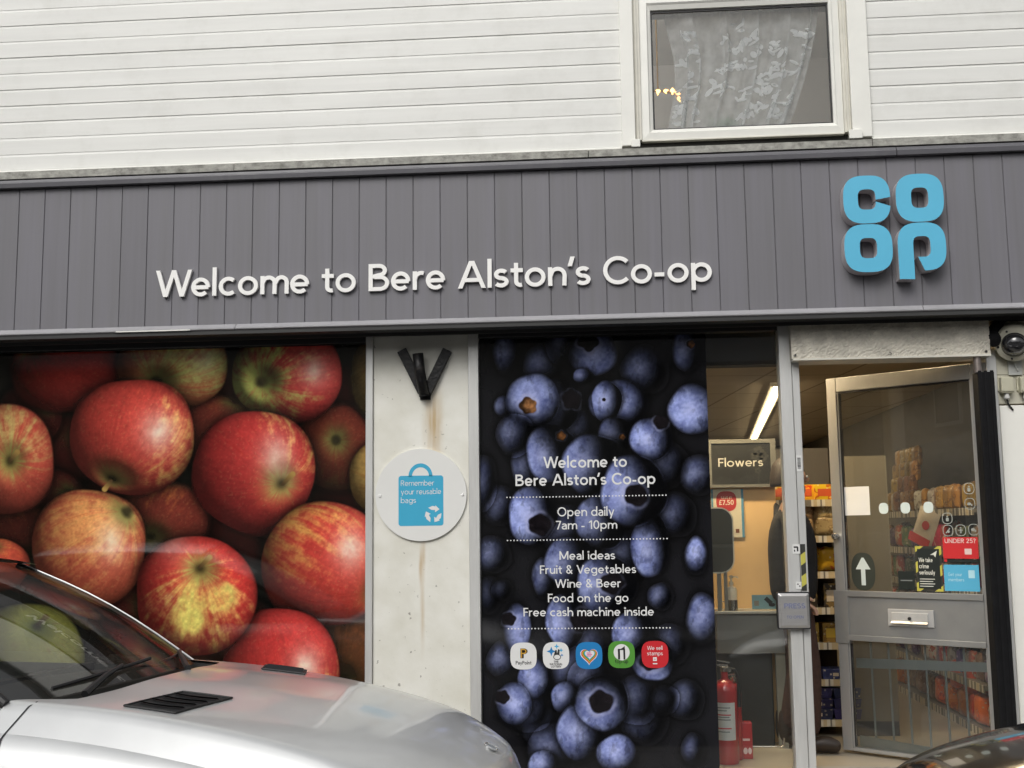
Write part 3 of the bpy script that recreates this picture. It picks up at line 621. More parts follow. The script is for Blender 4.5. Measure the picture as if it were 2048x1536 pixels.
n4 = N(t,'ShaderNodeTexNoise', Scale=2.2, Detail=2.0); t.links.new(tc.outputs['Object'], n4.inputs['Vector'])
m4 = N(t,'ShaderNodeMath', operation='MULTIPLY'); t.links.new(r3.outputs[0], m4.inputs[0]); t.links.new(n4.outputs[0], m4.inputs[1])
mx = N(t,'ShaderNodeMixRGB'); t.links.new(m4.outputs[0], mx.inputs['Fac']); t.links.new(last, mx.inputs['Color1']); mx.inputs['Color2'].default_value = (.16,.14,.11,1)
t.links.new(mx.outputs[0], p.inputs['Base Color']); p.inputs['Roughness'].default_value = .6
bpn = N(t,'ShaderNodeBump', Strength=.18); bpn.inputs['Distance'].default_value = .005; t.links.new(n3.outputs[0], bpn.inputs['Height']); t.links.new(bpn.outputs[0], p.inputs['Normal'])
MB().box(1.986,2.518,.212,.42,-.02,2.458).build('pier', pier, B)
# shop windows
pane_m = glass('shop_glass', (.97,.985,.98), .7, dirt=.02)
wf = MB(); wf.box(1.944,1.984,.195,.27,-.02,2.458); wf.box(-.93,-.88,.20,.27,-.02,2.458); wf.box(-.88,1.944,.20,.27,-.02,.09); wf.box(-.88,1.944,.205,.27,2.425,2.459, 1)
wf.build('window_frame', [alu, black], B, bevel=.003)
wf2 = MB(); wf2.box(2.520,2.578,.195,.27,-.02,2.458); wf2.box(2.578,4.224,.20,.27,-.02,.06); wf2.box(2.578,4.224,.205,.27,2.436,2.459, 1)
wf2.build('window_frame', [alu, black], B, bevel=.003)
MB().box(-.88,1.944,.240,.246,.09,2.425).build('window_pane', pane_m, B)
MB().box(2.578,4.224,.240,.246,.06,2.436).build('window_pane', pane_m, B)
# door frame
jf = MB(); jf.box(4.224,4.288,.175,.28,0,2.458); jf.box(4.291,4.330,.185,.28,0,2.279)
jf.box(5.318,5.372,.19,.28,0,2.30)
jf.build('door_frame', alu, B, bevel=.004)
lint = mat('roughcast', (.60,.565,.485), .95, noise=(14,.25), bump=(40,.35), dirt=((.25,.23,.19), 5, .5))
lm = MB(); rnd = random.Random(3); LY = .105
lx0, lz0 = at(1584, 722, LY); lx1, _ = at(1981, 706, LY); lz0 = at(1780, 713, LY)[1]
lm.grid(lambda u,v: (lx0+u*(lx1-lx0), LY+rnd.uniform(-.0028,.0028), lz0+v*(2.460-lz0)), 130, 26); lm.box(lx0,lx1,LY+.010,.30,lz0,2.458)
lm.build('lintel', lint, B)
lb = MB().box(lx0+.004,lx1,LY-.010,.290,lz0-.0105,lz0-.0005)
for px_ in (1590,1780,1972):
    a_ = at(px_, 707-(px_-1780)*.02, LY); lb.lathe([(.0,-.006),(.006,-.004),(.007,.0)], (a_[0],LY-.0045,a_[1]), (0,-1,0), 10, 1)
lb.build('lintel_bead', [cream, black], B)
MB().box(4.331,5.317,.20,.29,2.262,2.40).build('door_head', alu, B)
# threshold, tiled strip and white panel right of the door
MB().box(4.225,5.372,.16,.34,-.02,.100).build('threshold', alu2, B)
tile = mat('cream_tile', (.56,.54,.44), .35, noise=(6,.12), dirt=((.3,.27,.2), 8, .4))
tm = MB()
for i in range(5):
    for j in range(3):
        x0 = 5.376+i*.127-.03*(i == 0)*0; z0 = 2.005+j*.158
        tm.box(x0, x0+.1245, .206, .25, z0, z0+.1555)
tm.box(5.373,6.02,.212,.26,2.0,2.458,1)
tm.build('tiled_strip', [tile, mat('grout', (.16,.14,.10), .9)], B, bevel=.0015)
MB().box(5.3755,XR,.195,.30,-.02,1.995).build('white_panel', mat('white_render', (.84,.83,.77), .7, noise=(4,.04), bump=(30,.05)), B, bevel=.004)
MB().box(6.03,XR,.195,.30,2.0,2.455).build('white_panel', mat('white_render', (.74,.735,.68)), B)
# black channel beside the door and the steel tube above it
bk = MB().box(5.236,5.322,.085,.172,.02,2.165)
for x in (5.238,5.268,5.300): bk.box(x, x+.018, .080, .0848, .02, 2.172)
bk.build('shutter_channel', mat('black_rubber', (.008,.008,.009), .7, noise=(20,.3), spec=.15), B, bevel=.002)
MB().tube([(5.252,.128,2.166),(5.252,.128,2.30)], .021, 16).build('steel_tube', mat('worn_steel', (.28,.24,.22), .35, metal=.7, noise=(30,.3)), B, smooth=True)

# ---- inside of the shop
ceil_m, t, p = new_mat('ceiling_tile')
tc = N(t,'ShaderNodeTexCoord'); mp = N(t,'ShaderNodeMapping'); mp.inputs['Rotation'].default_value = (0,0,R(-6)); t.links.new(tc.outputs['Object'], mp.inputs[0])
br = N(t,'ShaderNodeTexBrick'); br.offset = 0; br.inputs['Scale'].default_value = 1; br.inputs['Brick Width'].default_value = .6; br.inputs['Row Height'].default_value = 1.2; br.inputs['Mortar Size'].default_value = .012
br.inputs['Color1'].default_value = (.52,.46,.37,1); br.inputs['Color2'].default_value = (.48,.42,.34,1); br.inputs['Mortar'].default_value = (.27,.23,.18,1)
t.links.new(mp.outputs[0], br.inputs['Vector']); t.links.new(br.outputs[0], p.inputs['Base Color']); p.inputs['Roughness'].default_value = .9
MB().box(XL+.2,XR-.2,.30,11.1,2.535,2.62).build('ceiling', ceil_m, B)
MB().box(XL+.2,XR-.2,.34,11.1,-.02,.085).build('shop_floor', mat('vinyl_floor', (.40,.35,.27), .35, noise=(3,.12)), B)
iw = mat('inner_wall', (.10,.088,.07), .9, noise=(3,.1))
im = MB().box(XL+.2,XR-.2,10.9,11.1,.085,2.53); im.box(6.15,6.25,.30,10.9,.085,2.53); im.box(-3.6,-3.5,.41,10.9,.085,2.53)
im.box(-.9,1.95,.27,.29,.0,2.45); im.box(1.95,3.795,.285,.29,.085,2.44)
im.build('inner_wall', iw, B)
MB().box(3.30,4.318,.50,.62,2.29,2.534).build('bulkhead', mat('bulkhead_black', (.016,.016,.017), .8), B)
MB().box(4.30,6.1,.34,.40,2.40,2.534).build('bulkhead', mat('bulkhead_tan', (.30,.26,.20), .8), B)

# ------------------------------------------------------------------ upper window (a part of the building) and the room behind it
W = bpy.data.objects.new('window', None); COL.objects.link(W); W.parent = B
fr = MB()
fr.box(3.402,3.476,.022,.10,3.452,4.42); fr.box(4.644,4.748,.022,.10,3.452,4.42); fr.box(3.402,4.748,.018,.10,4.421,4.52)
fr.box(3.452,3.500,.000,.021,3.437,3.480); fr.box(4.620,4.690,.000,.021,3.437,3.487)
fr.build('architrave', upvc, W, bevel=.003)
rv = MB().box(3.477,3.512,.048,.16,3.49,4.42); rv.box(4.608,4.643,.048,.16,3.49,4.42); rv.box(3.512,4.608,.05,.16,4.352,4.42); rv.box(3.487,3.496,.040,.047,3.49,4.42); rv.box(4.622,4.632,.040,.047,3.49,4.42)
rv.build('window_reveal', cream, W)
fx0,fx1,fz0,fz1 = 3.513,4.607,3.490,4.351; gx0,gx1,gz0,gz1 = 3.580,4.553,3.556,4.242
sm_ = MB()
for a,b in (((fx0,fz0,fx1,fz0),(gx0,gz0,gx1,gz0)),((fx1,fz0,fx1,fz1),(gx1,gz0,gx1,gz1)),((fx1,fz1,fx0,fz1),(gx1,gz1,gx0,gz1)),((fx0,fz1,fx0,fz0),(gx0,gz1,gx0,gz0))):
    (ax,az,bx_,bz),(cx,cz,dx,dz) = a,b
    o1 = ((ax,.062,az),(bx_,.062,bz)); tx = .72
    m_ = lambda P,Q,f,y: (P[0]+(Q[0]-P[0])*f, y, P[1]+(Q[1]-P[1])*f)
    p0,p1,q0,q1 = (ax,az),(bx_,bz),(cx,cz),(dx,dz)
    r_ = [(m_(p0,q0,f,y), m_(p1,q1,f,y)) for f,y in ((0,.085),(0,.060),(.62,.056),(.72,.064),(.95,.072),(1,.094))]
    for i in range(len(r_)-1): sm_.quad(r_[i][0], r_[i][1], r_[i+1][1], r_[i+1][0])
sm_.build('sash', upvc, W)
gk = MB()
for x0,x1,z0,z1 in ((gx0-.001,gx0+.007,gz0,gz1),(gx1-.007,gx1+.001,gz0,gz1),(gx0+.007,gx1-.007,gz0-.001,gz0+.006),(gx0+.007,gx1-.007,gz1-.008,gz1+.001)): gk.box(x0,x1,.083,.096,z0,z1)
gk.build('gasket', black, W)
MB().quad((gx0+.002,.090,gz0+.002),(gx1-.002,.090,gz0+.002),(gx1-.002,.090,gz1-.002),(gx0+.002,.090,gz1-.002)).build('pane', glass('window_glass', (.99,.995,.99), 1.5, dirt=.025), W)
MB().box(3.49,4.63,.085,.14,3.434,3.4885).build('sill_gap', mat('recess_shade', (.035,.034,.03), .8, noise=(30,.4)), W)  # dark block standing in for the shade in the recess below the sash
MB().box(3.513,4.607,.052,.085,3.481,3.4895).build('window_sill', cream, W, bevel=.002)
rm = MB(); RX0,RX1,RY0,RY1,RZ0,RZ1 = 2.4,5.8,.31,3.4,2.95,5.3
rm.quad((RX0,RY1,RZ0),(RX1,RY1,RZ0),(RX1,RY1,RZ1),(RX0,RY1,RZ1)); rm.quad((RX0,RY0,RZ0),(RX0,RY1,RZ0),(RX0,RY1,RZ1),(RX0,RY0,RZ1)); rm.quad((RX1,RY0,RZ0),(RX1,RY1,RZ0),(RX1,RY1,RZ1),(RX1,RY0,RZ1))
rm.quad((RX0,RY0,RZ0),(RX1,RY0,RZ0),(RX1,RY1,RZ0),(RX0,RY1,RZ0)); rm.quad((RX0,RY0,RZ1),(RX1,RY0,RZ1),(RX1,RY1,RZ1),(RX0,RY1,RZ1))
for x0,x1,z0,z1 in ((RX0,3.53,RZ0,RZ1),(4.59,RX1,RZ0,RZ1),(3.53,4.59,RZ0,3.53),(3.53,4.59,4.30,RZ1)): rm.quad((x0,RY0,z0),(x1,RY0,z0),(x1,RY0,z1),(x0,RY0,z1))
rm.build('upstairs_room', mat('room_wall', (.78,.77,.74), .9, noise=(3,.05)), W)
MB().box(3.40,4.75,.12,.30,3.40,3.53).build('window_board', upvc, W)
# lace curtain with sprigs and birds, a lit lamp and a pot plant on the window board
lace, t, p = new_mat('net'); t.nodes.remove(p); out = t.nodes['Material Output']
tr_ = N(t,'ShaderNodeBsdfTransparent'); df = N(t,'ShaderNodeBsdfDiffuse'); df.inputs['Color'].default_value = (.95,.97,.96,1); tl = N(t,'ShaderNodeBsdfTranslucent'); tl.inputs['Color'].default_value = (.8,.85,.83,1)
ad = N(t,'ShaderNodeMixShader'); ad.inputs[0].default_value = .15; t.links.new(df.outputs[0], ad.inputs[1]); t.links.new(tl.outputs[0], ad.inputs[2])
tc = N(t,'ShaderNodeTexCoord'); nz = N(t,'ShaderNodeTexNoise', Scale=14.0, Detail=3.0); t.links.new(tc.outputs['Object'], nz.inputs['Vector'])
mr = N(t,'ShaderNodeMapRange'); mr.inputs['To Min'].default_value = .06; mr.inputs['To Max'].default_value = .80; t.links.new(nz.outputs[0], mr.inputs['Value'])
mx = N(t,'ShaderNodeMixShader'); t.links.new(mr.outputs[0], mx.inputs[0]); t.links.new(tr_.outputs[0], mx.inputs[1]); t.links.new(ad.outputs[0], mx.inputs[2]); t.links.new(mx.outputs[0], out.inputs['Surface'])
motif = mat('lace_motif', (.93,.95,.94), .8)
FOLDS = [(.10,.055,.05),(.20,.05,.05),(.36,.035,.03),(.41,.03,.03),(.60,.03,.03),(.80,.04,.04),(.93,.05,.05)]
def curt(s, v):                                      # s across, v down
    xl = 3.655+.05*sst(0,.45,np.float64(v))-.045*sst(.55,1,np.float64(v)); xr = 4.535-.05*v-.155*v**1.6
    x = xl+(xr-xl)*s; y = .165+.012*math.sin(s*30+1.5*v)+.010*math.sin(s*71+3*v)
    for c,w_,a in FOLDS:
        q = (s-c-.05*(v-.5)*(.5-c))/w_; g = math.exp(-q*q); y -= a*g*(.4+.6*v); x -= 1.75*w_*.85*q*g*(.75+.5*v)
    return (float(x), float(y), 4.26-.705*v-.012*math.sin(s*26)*v)
cu = MB().grid(curt, 320, 40, 0)
rc = random.Random(11)
def sprig(s0, v0, k):
    for _ in range(k):
        a = rc.uniform(0, 2*PI); d = rc.uniform(.0,.055); cs, cv = s0+d*math.cos(a), v0+d*1.2*math.sin(a)
        an = rc.uniform(0, PI); L, Wd = rc.uniform(.014,.034), rc.uniform(.008,.014)
        pts = []
        for q in range(8):
            tt = 2*PI*q/8; lx, lz = L*math.cos(tt), Wd*math.sin(tt)
            s_, v_ = cs+(lx*math.cos(an)-lz*math.sin(an))*.95, cv+(lx*math.sin(an)+lz*math.cos(an))*1.15
            x,y,z = curt(min(max(s_,0),1), min(max(v_,0),.995)); pts.append((x,y-.0035,z))
        cu.add(pts, [tuple(range(8))], 1)
for s0,v0,k in ((.10,.18,8),(.17,.2,8),(.37,.24,9),(.36,.5,9),(.36,.72,8),(.46,.34,4),(.47,.46,12),(.52,.68,7),(.57,.25,6),(.62,.36,8),(.72,.30,8),(.74,.50,14),(.80,.38,9),(.82,.56,14),(.70,.66,14),(.80,.74,18),(.90,.5,9),(.60,.86,18),(.68,.82,14),(.83,.86,14),(.90,.78,12),(.12,.55,10),(.10,.72,12),(.05,.40,8),(.06,.60,10),(.05,.80,12),(.22,.45,8),(.24,.85,9),(.15,.35,8),(.42,.6,7),(.55,.42,6),(.08,.88,14),(.18,.7,8),(.50,.12,4),(.88,.22,8),(.66,.55,10),(.30,.62,5),(.93,.36,7)): sprig(s0,v0,k)
def bird(s0, v0, k, fl):
    sh_ = [(-.055,.045),(-.03,.012),(-.012,-.018),(.012,-.034),(.03,-.036),(.046,-.026),(.038,-.008),(.026,.012),(.006,.026),(-.02,.030)]
    pts = []
    for a,b in sh_:
        x,y,z = curt(s0+fl*a*k, v0+b*k*1.35); pts.append((x,y-.004,z))
    cu.add(pts, [tuple(range(len(pts)))], 1)
bird(.50,.27,1.0,1); bird(.60,.53,.75,.6); bird(.96,.25,.9,1); bird(.66,.68,.6,-1); bird(.73,.56,.6,1)
cuo = cu.build('lace_curtain', [lace, motif], smooth=False)
for pl in cuo.data.polygons:
    if pl.material_index == 0: pl.use_smooth = True
tag(cuo, 'sheer white lace curtain with flower and bird motifs in the upstairs window', 'curtain')
lampT = thing('ceiling_lamp', 'lit orange glass lamp hanging behind the left of the lace curtain', 'lamp', (3.66,1.0,4.07))
lp = MB(); rl = random.Random(5)
for k in range(9):
    a = PI*k/8; lp.lathe([(.0,-.03*rl.uniform(.4,1)),(.018*rl.uniform(.3,1.1),-.006),(.02*rl.uniform(.3,1.1),.006),(.0,.02)], (-.13*math.cos(a)*1.0, 0.0, .02+.05*math.sin(a)+rl.uniform(-.012,.012)), (rl.uniform(-.5,.5),0,1), 8)
lp.build('bulbs', emit('bulb_glow', (1.0,.50,.14), 5.0), lampT, smooth=True)
MB().lathe([(.0,-.15),(.10,-.11),(.15,0),(.10,.11),(.0,.15)], (-.40,.2,1.06), n=24).build('added_globe', emit('added_globe_glow', (1.0,.95,.88), 17.0), lampT, smooth=True)  # unseen glowing globe, added to brighten the upstairs room
MB().tube([(0,0,.05),(0,0,1.27)], .006, 8).tube([(-.14,0,0),(-.1,0,.05),(0,0,.07),(.1,0,.05),(.14,0,0)], .008, 8).build('stem', mat('brass', (.45,.28,.09), .35, metal=.8), lampT)
pp = thing('pot_plant', 'blurry green pot plant on the window board behind the lace curtain', 'plant', (3.98,.255,3.53))
MB().lathe([(.0,0),(.035,0),(.045,.07),(.05,.075),(.04,.075),(.0,.065)], n=20).build('pot', mat('pale_pot', (.55,.62,.60), .4), pp, smooth=True)
lv = MB(); rp = random.Random(8)
for k in range(46):
    a, e = rp.uniform(0,2*PI), rp.uniform(.25,1.35); L = rp.uniform(.06,.13); d = Vector((math.cos(a)*math.cos(e)*1.3, math.sin(a)*math.cos(e)*.35, math.sin(e))).normalized(); o_ = Vector((0,0,.06)); q = d.cross(Vector((0,1,.2))).normalized()*.012
    lv.add([o_, o_+d*L*.5+q, o_+d*L, o_+d*L*.5-q], [(0,1,2,3)])
lv.build('leaves', mat('leaf_green', (.10,.22,.06), .5, noise=(20,.4)), pp)
# ------------------------------------------------------------------ shop sign: raised white lettering, and the blue emblem
ivory = mat('ivory_letter', (.90,.89,.86), .35, noise=(6,.03))
SGN = thing('sign_lettering', 'row of raised white welcome letters across the middle of the dark grey fascia', 'sign', (.815,-.021,2.668))
TXT = "Welcome to Bere Alston's Co-op"; SW = .143
lay, WT = layout(TXT, SW, .085)
kc = .150; kx = 3.043/(WT)
for c, gx, st in lay:
    if c == ' ': continue
    mb = MB(); stroke_mesh(mb, st, SW, 0, 0, 1.0, -.020, .016, eps=.0003)
    mb.v = [((gx+x)*kx, y, z*kc) for x,y,z in mb.v]
    mb.v = [(x, y, z) for x,y,z in mb.v]
    mb.build('letter', ivory, SGN)
blue = mat('sign_blue', (.10,.47,.69), .35, noise=(5,.04)); side = mat('sign_return', (.52,.49,.50), .4)
EMB = thing('shop_emblem', 'raised sky blue emblem of four rounded letters at the right of the fascia', 'sign', (4.80,-.021,2.92))
def ring(cx, cz, rx, rz, hx, hz, a0, a1, ai0, ai1, n=56, eo=2.9, ei=3.4):
    def se(a, rx_, rz_, e):
        c, s_ = math.cos(R(a)), math.sin(R(a)); q = (abs(c)**e+abs(s_)**e)**(-1/e); return q*c*rx_, q*s_*rz_
    O = []; I = []
    for k in range(n):
        t_ = k/(n-1); x,z = se(a0+(a1-a0)*t_, rx, rz, eo); O.append((cx+x,cz+z)); x,z = se(ai0+(ai1-ai0)*t_, hx, hz, ei); I.append((cx+x,cz+z))
    return O, I
def emblem(O, I, extra=None):
    mb = MB(); y0, y1, n = -.082, .0, len(O)
    closed = math.hypot(O[0][0]-O[-1][0], O[0][1]-O[-1][1]) < 1e-4
    mb.add([(x,y0,z) for x,z in O]+[(x,y0,z) for x,z in I], [(i,i+1,n+i+1,n+i) for i in range(n-1)], 0)
    for Q in (O, I): mb.add([(x,y0,z) for x,z in Q]+[(x,y1,z) for x,z in Q], [(i,i+1,n+i+1,n+i) for i in range(n-1)], 1)
    if not closed:
        for e in (0, n-1):
            a, b = O[e], I[e]; mb.quad((a[0],y0,a[1]),(b[0],y0,b[1]),(b[0],y1,b[1]),(a[0],y1,a[1]), 1)
    if extra: extra(mb, y0, y1)
    return mb.build('letter', [blue, side], EMB)
ox, oz = 4.80, 2.92
emblem(*ring(4.669-ox,3.067-oz,.121,.129,.0455,.0545, 4, 343, -3, 347))
emblem(*ring(4.9405-ox,3.067-oz,.122,.129,.0435,.0545, 0,360,0,360))
emblem(*ring(4.665-ox,2.806-oz,.123,.128,.044,.054, 0,360,0,360))
cx, cz = 4.9375-ox, 2.806-oz
O, I = ring(cx,cz,.1225,.128,.0435,.055, 180,-86, 180,-118)
def stem(mb, y0, y1):
    a = [(O[0][0],O[0][1]),(O[0][0]+.001,2.6365-oz),(cx-.0435,2.634-oz),(I[0][0],I[0][1])]
    mb.add([(x,y0,z) for x,z in a], [(0,1,2,3)], 0)
    for i in (0,1,2): mb.quad((a[i][0],y0,a[i][1]),(a[i][0],y1,a[i][1]),(a[i+1][0],y1,a[i+1][1]),(a[i+1][0],y0,a[i+1][1]), 1)
emblem(O, I, stem)

# ------------------------------------------------------------------ the two big window prints
WPRINT = mat('print_white', (.74,.74,.73), .4, noise=(6,.02))
YP = .2385
AP = thing('apple_poster', 'large window print of red and yellow apples behind the silver car', 'poster', (0,0,0))
sheet('print', -.86, 1.942, .095, 2.42, YP, .0046, paint_apples, print_mat('apple_ink', .05, .5), AP, gain=1.24)
BP = thing('blueberry_poster', 'tall black window print of blueberries with white opening hours', 'poster', (0,0,0))
sheet('print', 2.580, 3.836, .065, 2.43, YP, .0031, paint_berries, print_mat('berry_ink', .06, .4), BP, gain=1.15)
tx = MB(); yt = YP-.0012
def line(txt, px0, px1, pyb, cap_px, wgt):
    x0,z = at(px0, pyb, yt); x1,z1 = at(px1, pyb, yt); _,zt = at(px0, pyb-cap_px, yt)
    zb = at((px0+px1)/2, pyb, yt)[1]
    write(tx, txt, (x0+x1)/2, zb, zt-z, yt, wgt, width=x1-x0, track=.10)
line('Welcome to', 1087, 1254, 935, 23, .155); line("Bere Alston's Co-op", 1031, 1311, 970, 23, .155)
line('Open daily', 1115, 1229, 1032, 18, .135); line('7am - 10pm', 1112, 1234, 1058, 17, .135)
line('Meal ideas', 1119, 1230, 1119, 17, .14); line('Fruit & Vegetables', 1080, 1272, 1147, 17, .14); line('Wine & Beer', 1110, 1242, 1175, 17, .14)
line('Food on the go', 1096, 1257, 1204, 17, .14); line('Free cash machine inside', 1047, 1308, 1232, 17, .14)
for (xa,xb,ya) in ((1014,1332,995),(1015,1334,1081),(1017,1340,1257.5)):
    x0,z0 = at(xa,ya,yt); x1,_ = at(xb,ya-1,yt); n = 49
    for k in range(n): tx.flat(ellipse(x0+(x1-x0)*k/(n-1), z0, .0042, .0042, 8), yt)
tx.build('lettering', WPRINT, BP)
ik = lambda n, r_, g_, b_: mat(n, tuple(c*1.1 for c in srgb(r_,g_,b_)), .4, noise=(6,.03))
inkb, inkg, inkr, inkblue, inkbk, inkgold, inkpink, inkcy = ik('ink_blue',30,118,178), ik('ink_green',78,140,52), ik('ink_red',190,36,44), ik('ink_navy',24,70,120), ik('ink_black',30,30,32), ik('ink_gold',196,150,48), ik('ink_pink',214,90,150), ik('ink_cyan',60,160,206)
def badge(px, py, base):
    o = thing; x, z = at(px, py, yt); mb = MB(); mb.flat(ellipse(x, z, .0715, .0715, 40, 3.0), yt); return x, z, mb
U = .0015
x,z,mb = badge(1047,1312,0)
q = MB(); q.add(mb.v, mb.f, 0); write(q, 'P', x, z-.012, .052, yt-.0004, .34, 1, width=.034); write(q, 'P', x, z-.010, .048, yt-.0008, .13, 2, width=.029); write(q, 'PayPoint', x, z-.045, .019, yt-.0004, .17, 1, width=.085)
q.build('payment_badge', [WPRINT, inkbk, inkgold], BP)
x,z,mb = badge(1112,1311,0); q = MB(); q.add(mb.v, mb.f, 0); y = yt-.0004
def star(mb, cx, cz, r_, mi, y, n=4, a=0): mb.flat([(cx+(r_ if k%2 == 0 else r_*.38)*math.cos(PI*k/n+a), cz+(r_ if k%2 == 0 else r_*.38)*math.sin(PI*k/n+a)) for k in range(2*n)], y, mi)
star(q, x-.025, z+.022, .026, 1, y); star(q, x+.004, z+.048, .014, 2, y); star(q, x+.028, z+.028, .012, 2, y); star(q, x+.032, z+.002, .009, 1, y)
for pts in ([(-.012,.0),(-.004,.028),(.004,.03),(.006,.004)], [(.004,.004),(.012,.034),(.02,.03),(.018,-.002)]): q.add([(x+a,y-.0002,z+b) for a,b in pts], [(0,1,2,3)], 3)
q.flat(ellipse(x+.006, z-.008, .021, .016, 20), y, 3); q.flat(ellipse(x+.006, z-.008, .017, .012, 20), y-.0003, 0)
write(q, 'THE', x, z-.038, .011, y, .2, 3, width=.026); write(q, 'NATIONAL', x, z-.051, .011, y, .2, 3, width=.068); write(q, 'LOTTERY', x, z-.064, .011, y, .2, 3, width=.056)
q.build('lottery_badge', [WPRINT, inkb, inkcy, inkbk], BP)
x,z,mb = badge(1178,1311,0); q = MB(); q.add(mb.v, mb.f, 0)
def heart(cx, cz, s_, n=30):
    o = []
    for k in range(n):
        t_ = 2*PI*k/n; o.append((cx+s_*(16*math.sin(t_)**3)/17, cz+s_*(13*math.cos(t_)-5*math.cos(2*t_)-2*math.cos(3*t_)-math.cos(4*t_))/17))
    return o
for k,(s_,mi) in enumerate(((.050,1),(.046,2),(.041,3),(.036,4),(.031,5),(.027,1))):
    pts = heart(x+k*.0008, z-.002+k*.0016, s_); q.flat(pts, yt-.0003*(k+1), mi)
for k in range(3): q.box(x-.012+.0, x+.016-.004*abs(k-1), yt-.0030, yt-.0022, z+.012-.008*k, z+.016-.008*k, 6)
q.build('heart_badge', [inkb, WPRINT, inkr, inkgold, inkg, inkcy, inkpink], BP)
x,z,mb = badge(1243,1309,0); q = MB(); q.add(mb.v, mb.f, 0); q.flat(ellipse(x+.001, z+.012, .043, .043, 30), yt-.0004, 1)
y = yt-.0008; q.box(x-.019,x-.008,y-.0003,y,z-.026,z+.030,2); q.box(x+.010,x+.020,y-.0003,y,z-.026,z+.032,2); q.add([(x-.016,y-.0005,z+.024),(x+.018,y-.0005,z+.024),(x+.018,y-.0005,z+.044),(x+.004,y-.0005,z+.034)], [(0,1,2,3)], 2)
write(q, 'top-up', x, z-.046, .021, yt-.0004, .15, 2, width=.07); q.build('top_up_badge', [inkg, WPRINT, inkbk], BP)
x,z,mb = badge(1310,1309,0); q = MB(); q.add(mb.v, mb.f, 0); write(q, 'We sell', x, z+.024, .021, yt-.0004, .12, 1, width=.082); write(q, 'stamps', x, z-.004, .021, yt-.0004, .12, 1, width=.082)
q.box(x-.011,x+.009,yt-.0006,yt-.0003,z-.034,z-.014,1); q.box(x-.006,x+.004,yt-.0009,yt-.0006,z-.026,z-.023,0); q.box(x-.013,x+.011,yt-.0006,yt-.0003,z-.051,z-.045,1)
q.build('stamps_badge', [inkr, WPRINT], BP)

# ------------------------------------------------------------------ things on the pier
fb_m = mat('black_iron', (.007,.007,.008), .4, noise=(25,.5), bump=(60,.3), dirt=((.10,.08,.06), 30, .25), spec=.3)
FB = thing('flagpole_bracket', 'black iron three-way flagpole bracket high on the cream pier', 'bracket', (2.279,.21,2.125))
MB().tube([(.0,-.035,-.012),(-.022,-.060,.118),(-.030,-.075,.222)], [.027,.028,.028], 22, caps=False).tube([(-.030,-.075,.221),(-.022,-.060,.10)], .022, 22).lathe([(.0,0),(.030,0)], (0,-.035,-.011), (.15,.1,-1), 20).build('socket', fb_m, FB, smooth=True, solid=.004)
for sx_,tx_,tz_ in ((-1,-.130,.250),(1,.128,.245)):
    a = Vector((sx_*.012,-.018,.010)); b = Vector((tx_,-.022,tz_)); d = (b-a).normalized(); nrm = Vector((d.z,0,-d.x))*.027
    mb = MB(); vs = []
    for y in (-.034,-.004):
        for P in (a-nrm, b-nrm, b+nrm, a+nrm): vs.append((P.x, y, P.z))
    mb.add(vs, [(0,1,2,3),(7,6,5,4),(0,4,5,1),(1,5,6,2),(2,6,7,3),(3,7,4,0)]); mb.build('strut', fb_m, FB, bevel=.003)
MB().box(-.03,.03,-.004,.001,-.03,.05).build('wall_plate', fb_m, FB)
RS = thing('round_sign', 'round white sign with a blue shopping bag, screwed to the cream pier', 'sign', (2.2535,.212,1.568))
mb = MB(); mb.prism(ellipse(0,0,.2535,.2535,72), -.014, -.001); mb.build('disc', mat('sign_white', (.76,.76,.73), .3, noise=(3,.03)), RS, smooth=True, bevel=.002)
q = MB(); bx0, bz1 = at(797,952,.197); bx1, bz0 = at(887,1051,.197); bx0 -= 2.2535; bx1 -= 2.2535; bz0 -= 1.568; bz1 -= 1.568
q.flat(rrect(bx0,bx1,bz0,bz1,.014), -.0146)
hc = (bx0+bx1)/2-.002; O = [(hc+.067*math.cos(R(a)), bz1-.004+.072*math.sin(R(a))) for a in range(0,181,10)]; I = [(hc+.047*math.cos(R(a)), bz1-.004+.050*math.sin(R(a))) for a in range(0,181,10)]
q.add([(x,-.0146,z) for x,z in O]+[(x,-.0146,z) for x,z in I], [(i,i+1,19+i+1,19+i) for i in range(18)])
q.build('bag_picture', ik('ink_teal',58,160,194), RS)
q = MB(); y = -.0150
for k,(s_,wd) in enumerate((('Remember',.186),('your reusable',.224),('bags',.084))): write(q, s_, bx0+.013, bz1-.055-.047*k, .030, y, .10, 0, align='l', width=wd)
rcx, rcz = bx1-.056, bz0+.062
for k in range(3):                                                     # three chasing arrows
    a = R(90+120*k); P = lambda r_, t_: (rcx+r_*math.cos(a+R(t_)), rcz+r_*math.sin(a+R(t_)))
    q.flat([P(.046,38),P(.046,5),P(.044,-18),P(.026,-28),P(.026,24)], y); q.flat([P(.050,-14),P(.044,-52),P(.014,-40)], y-.0003)
q.build('lettering', WPRINT, RS)
for x_ in (-.228,.232): MB().lathe([(.0,-.006),(.006,-.005),(.008,-.0005),(.008,.0)], (x_,-.014,-.004), (0,1,0), 14).build('screw', mat('screw_cap', (.8,.8,.78), .2), RS, smooth=True)

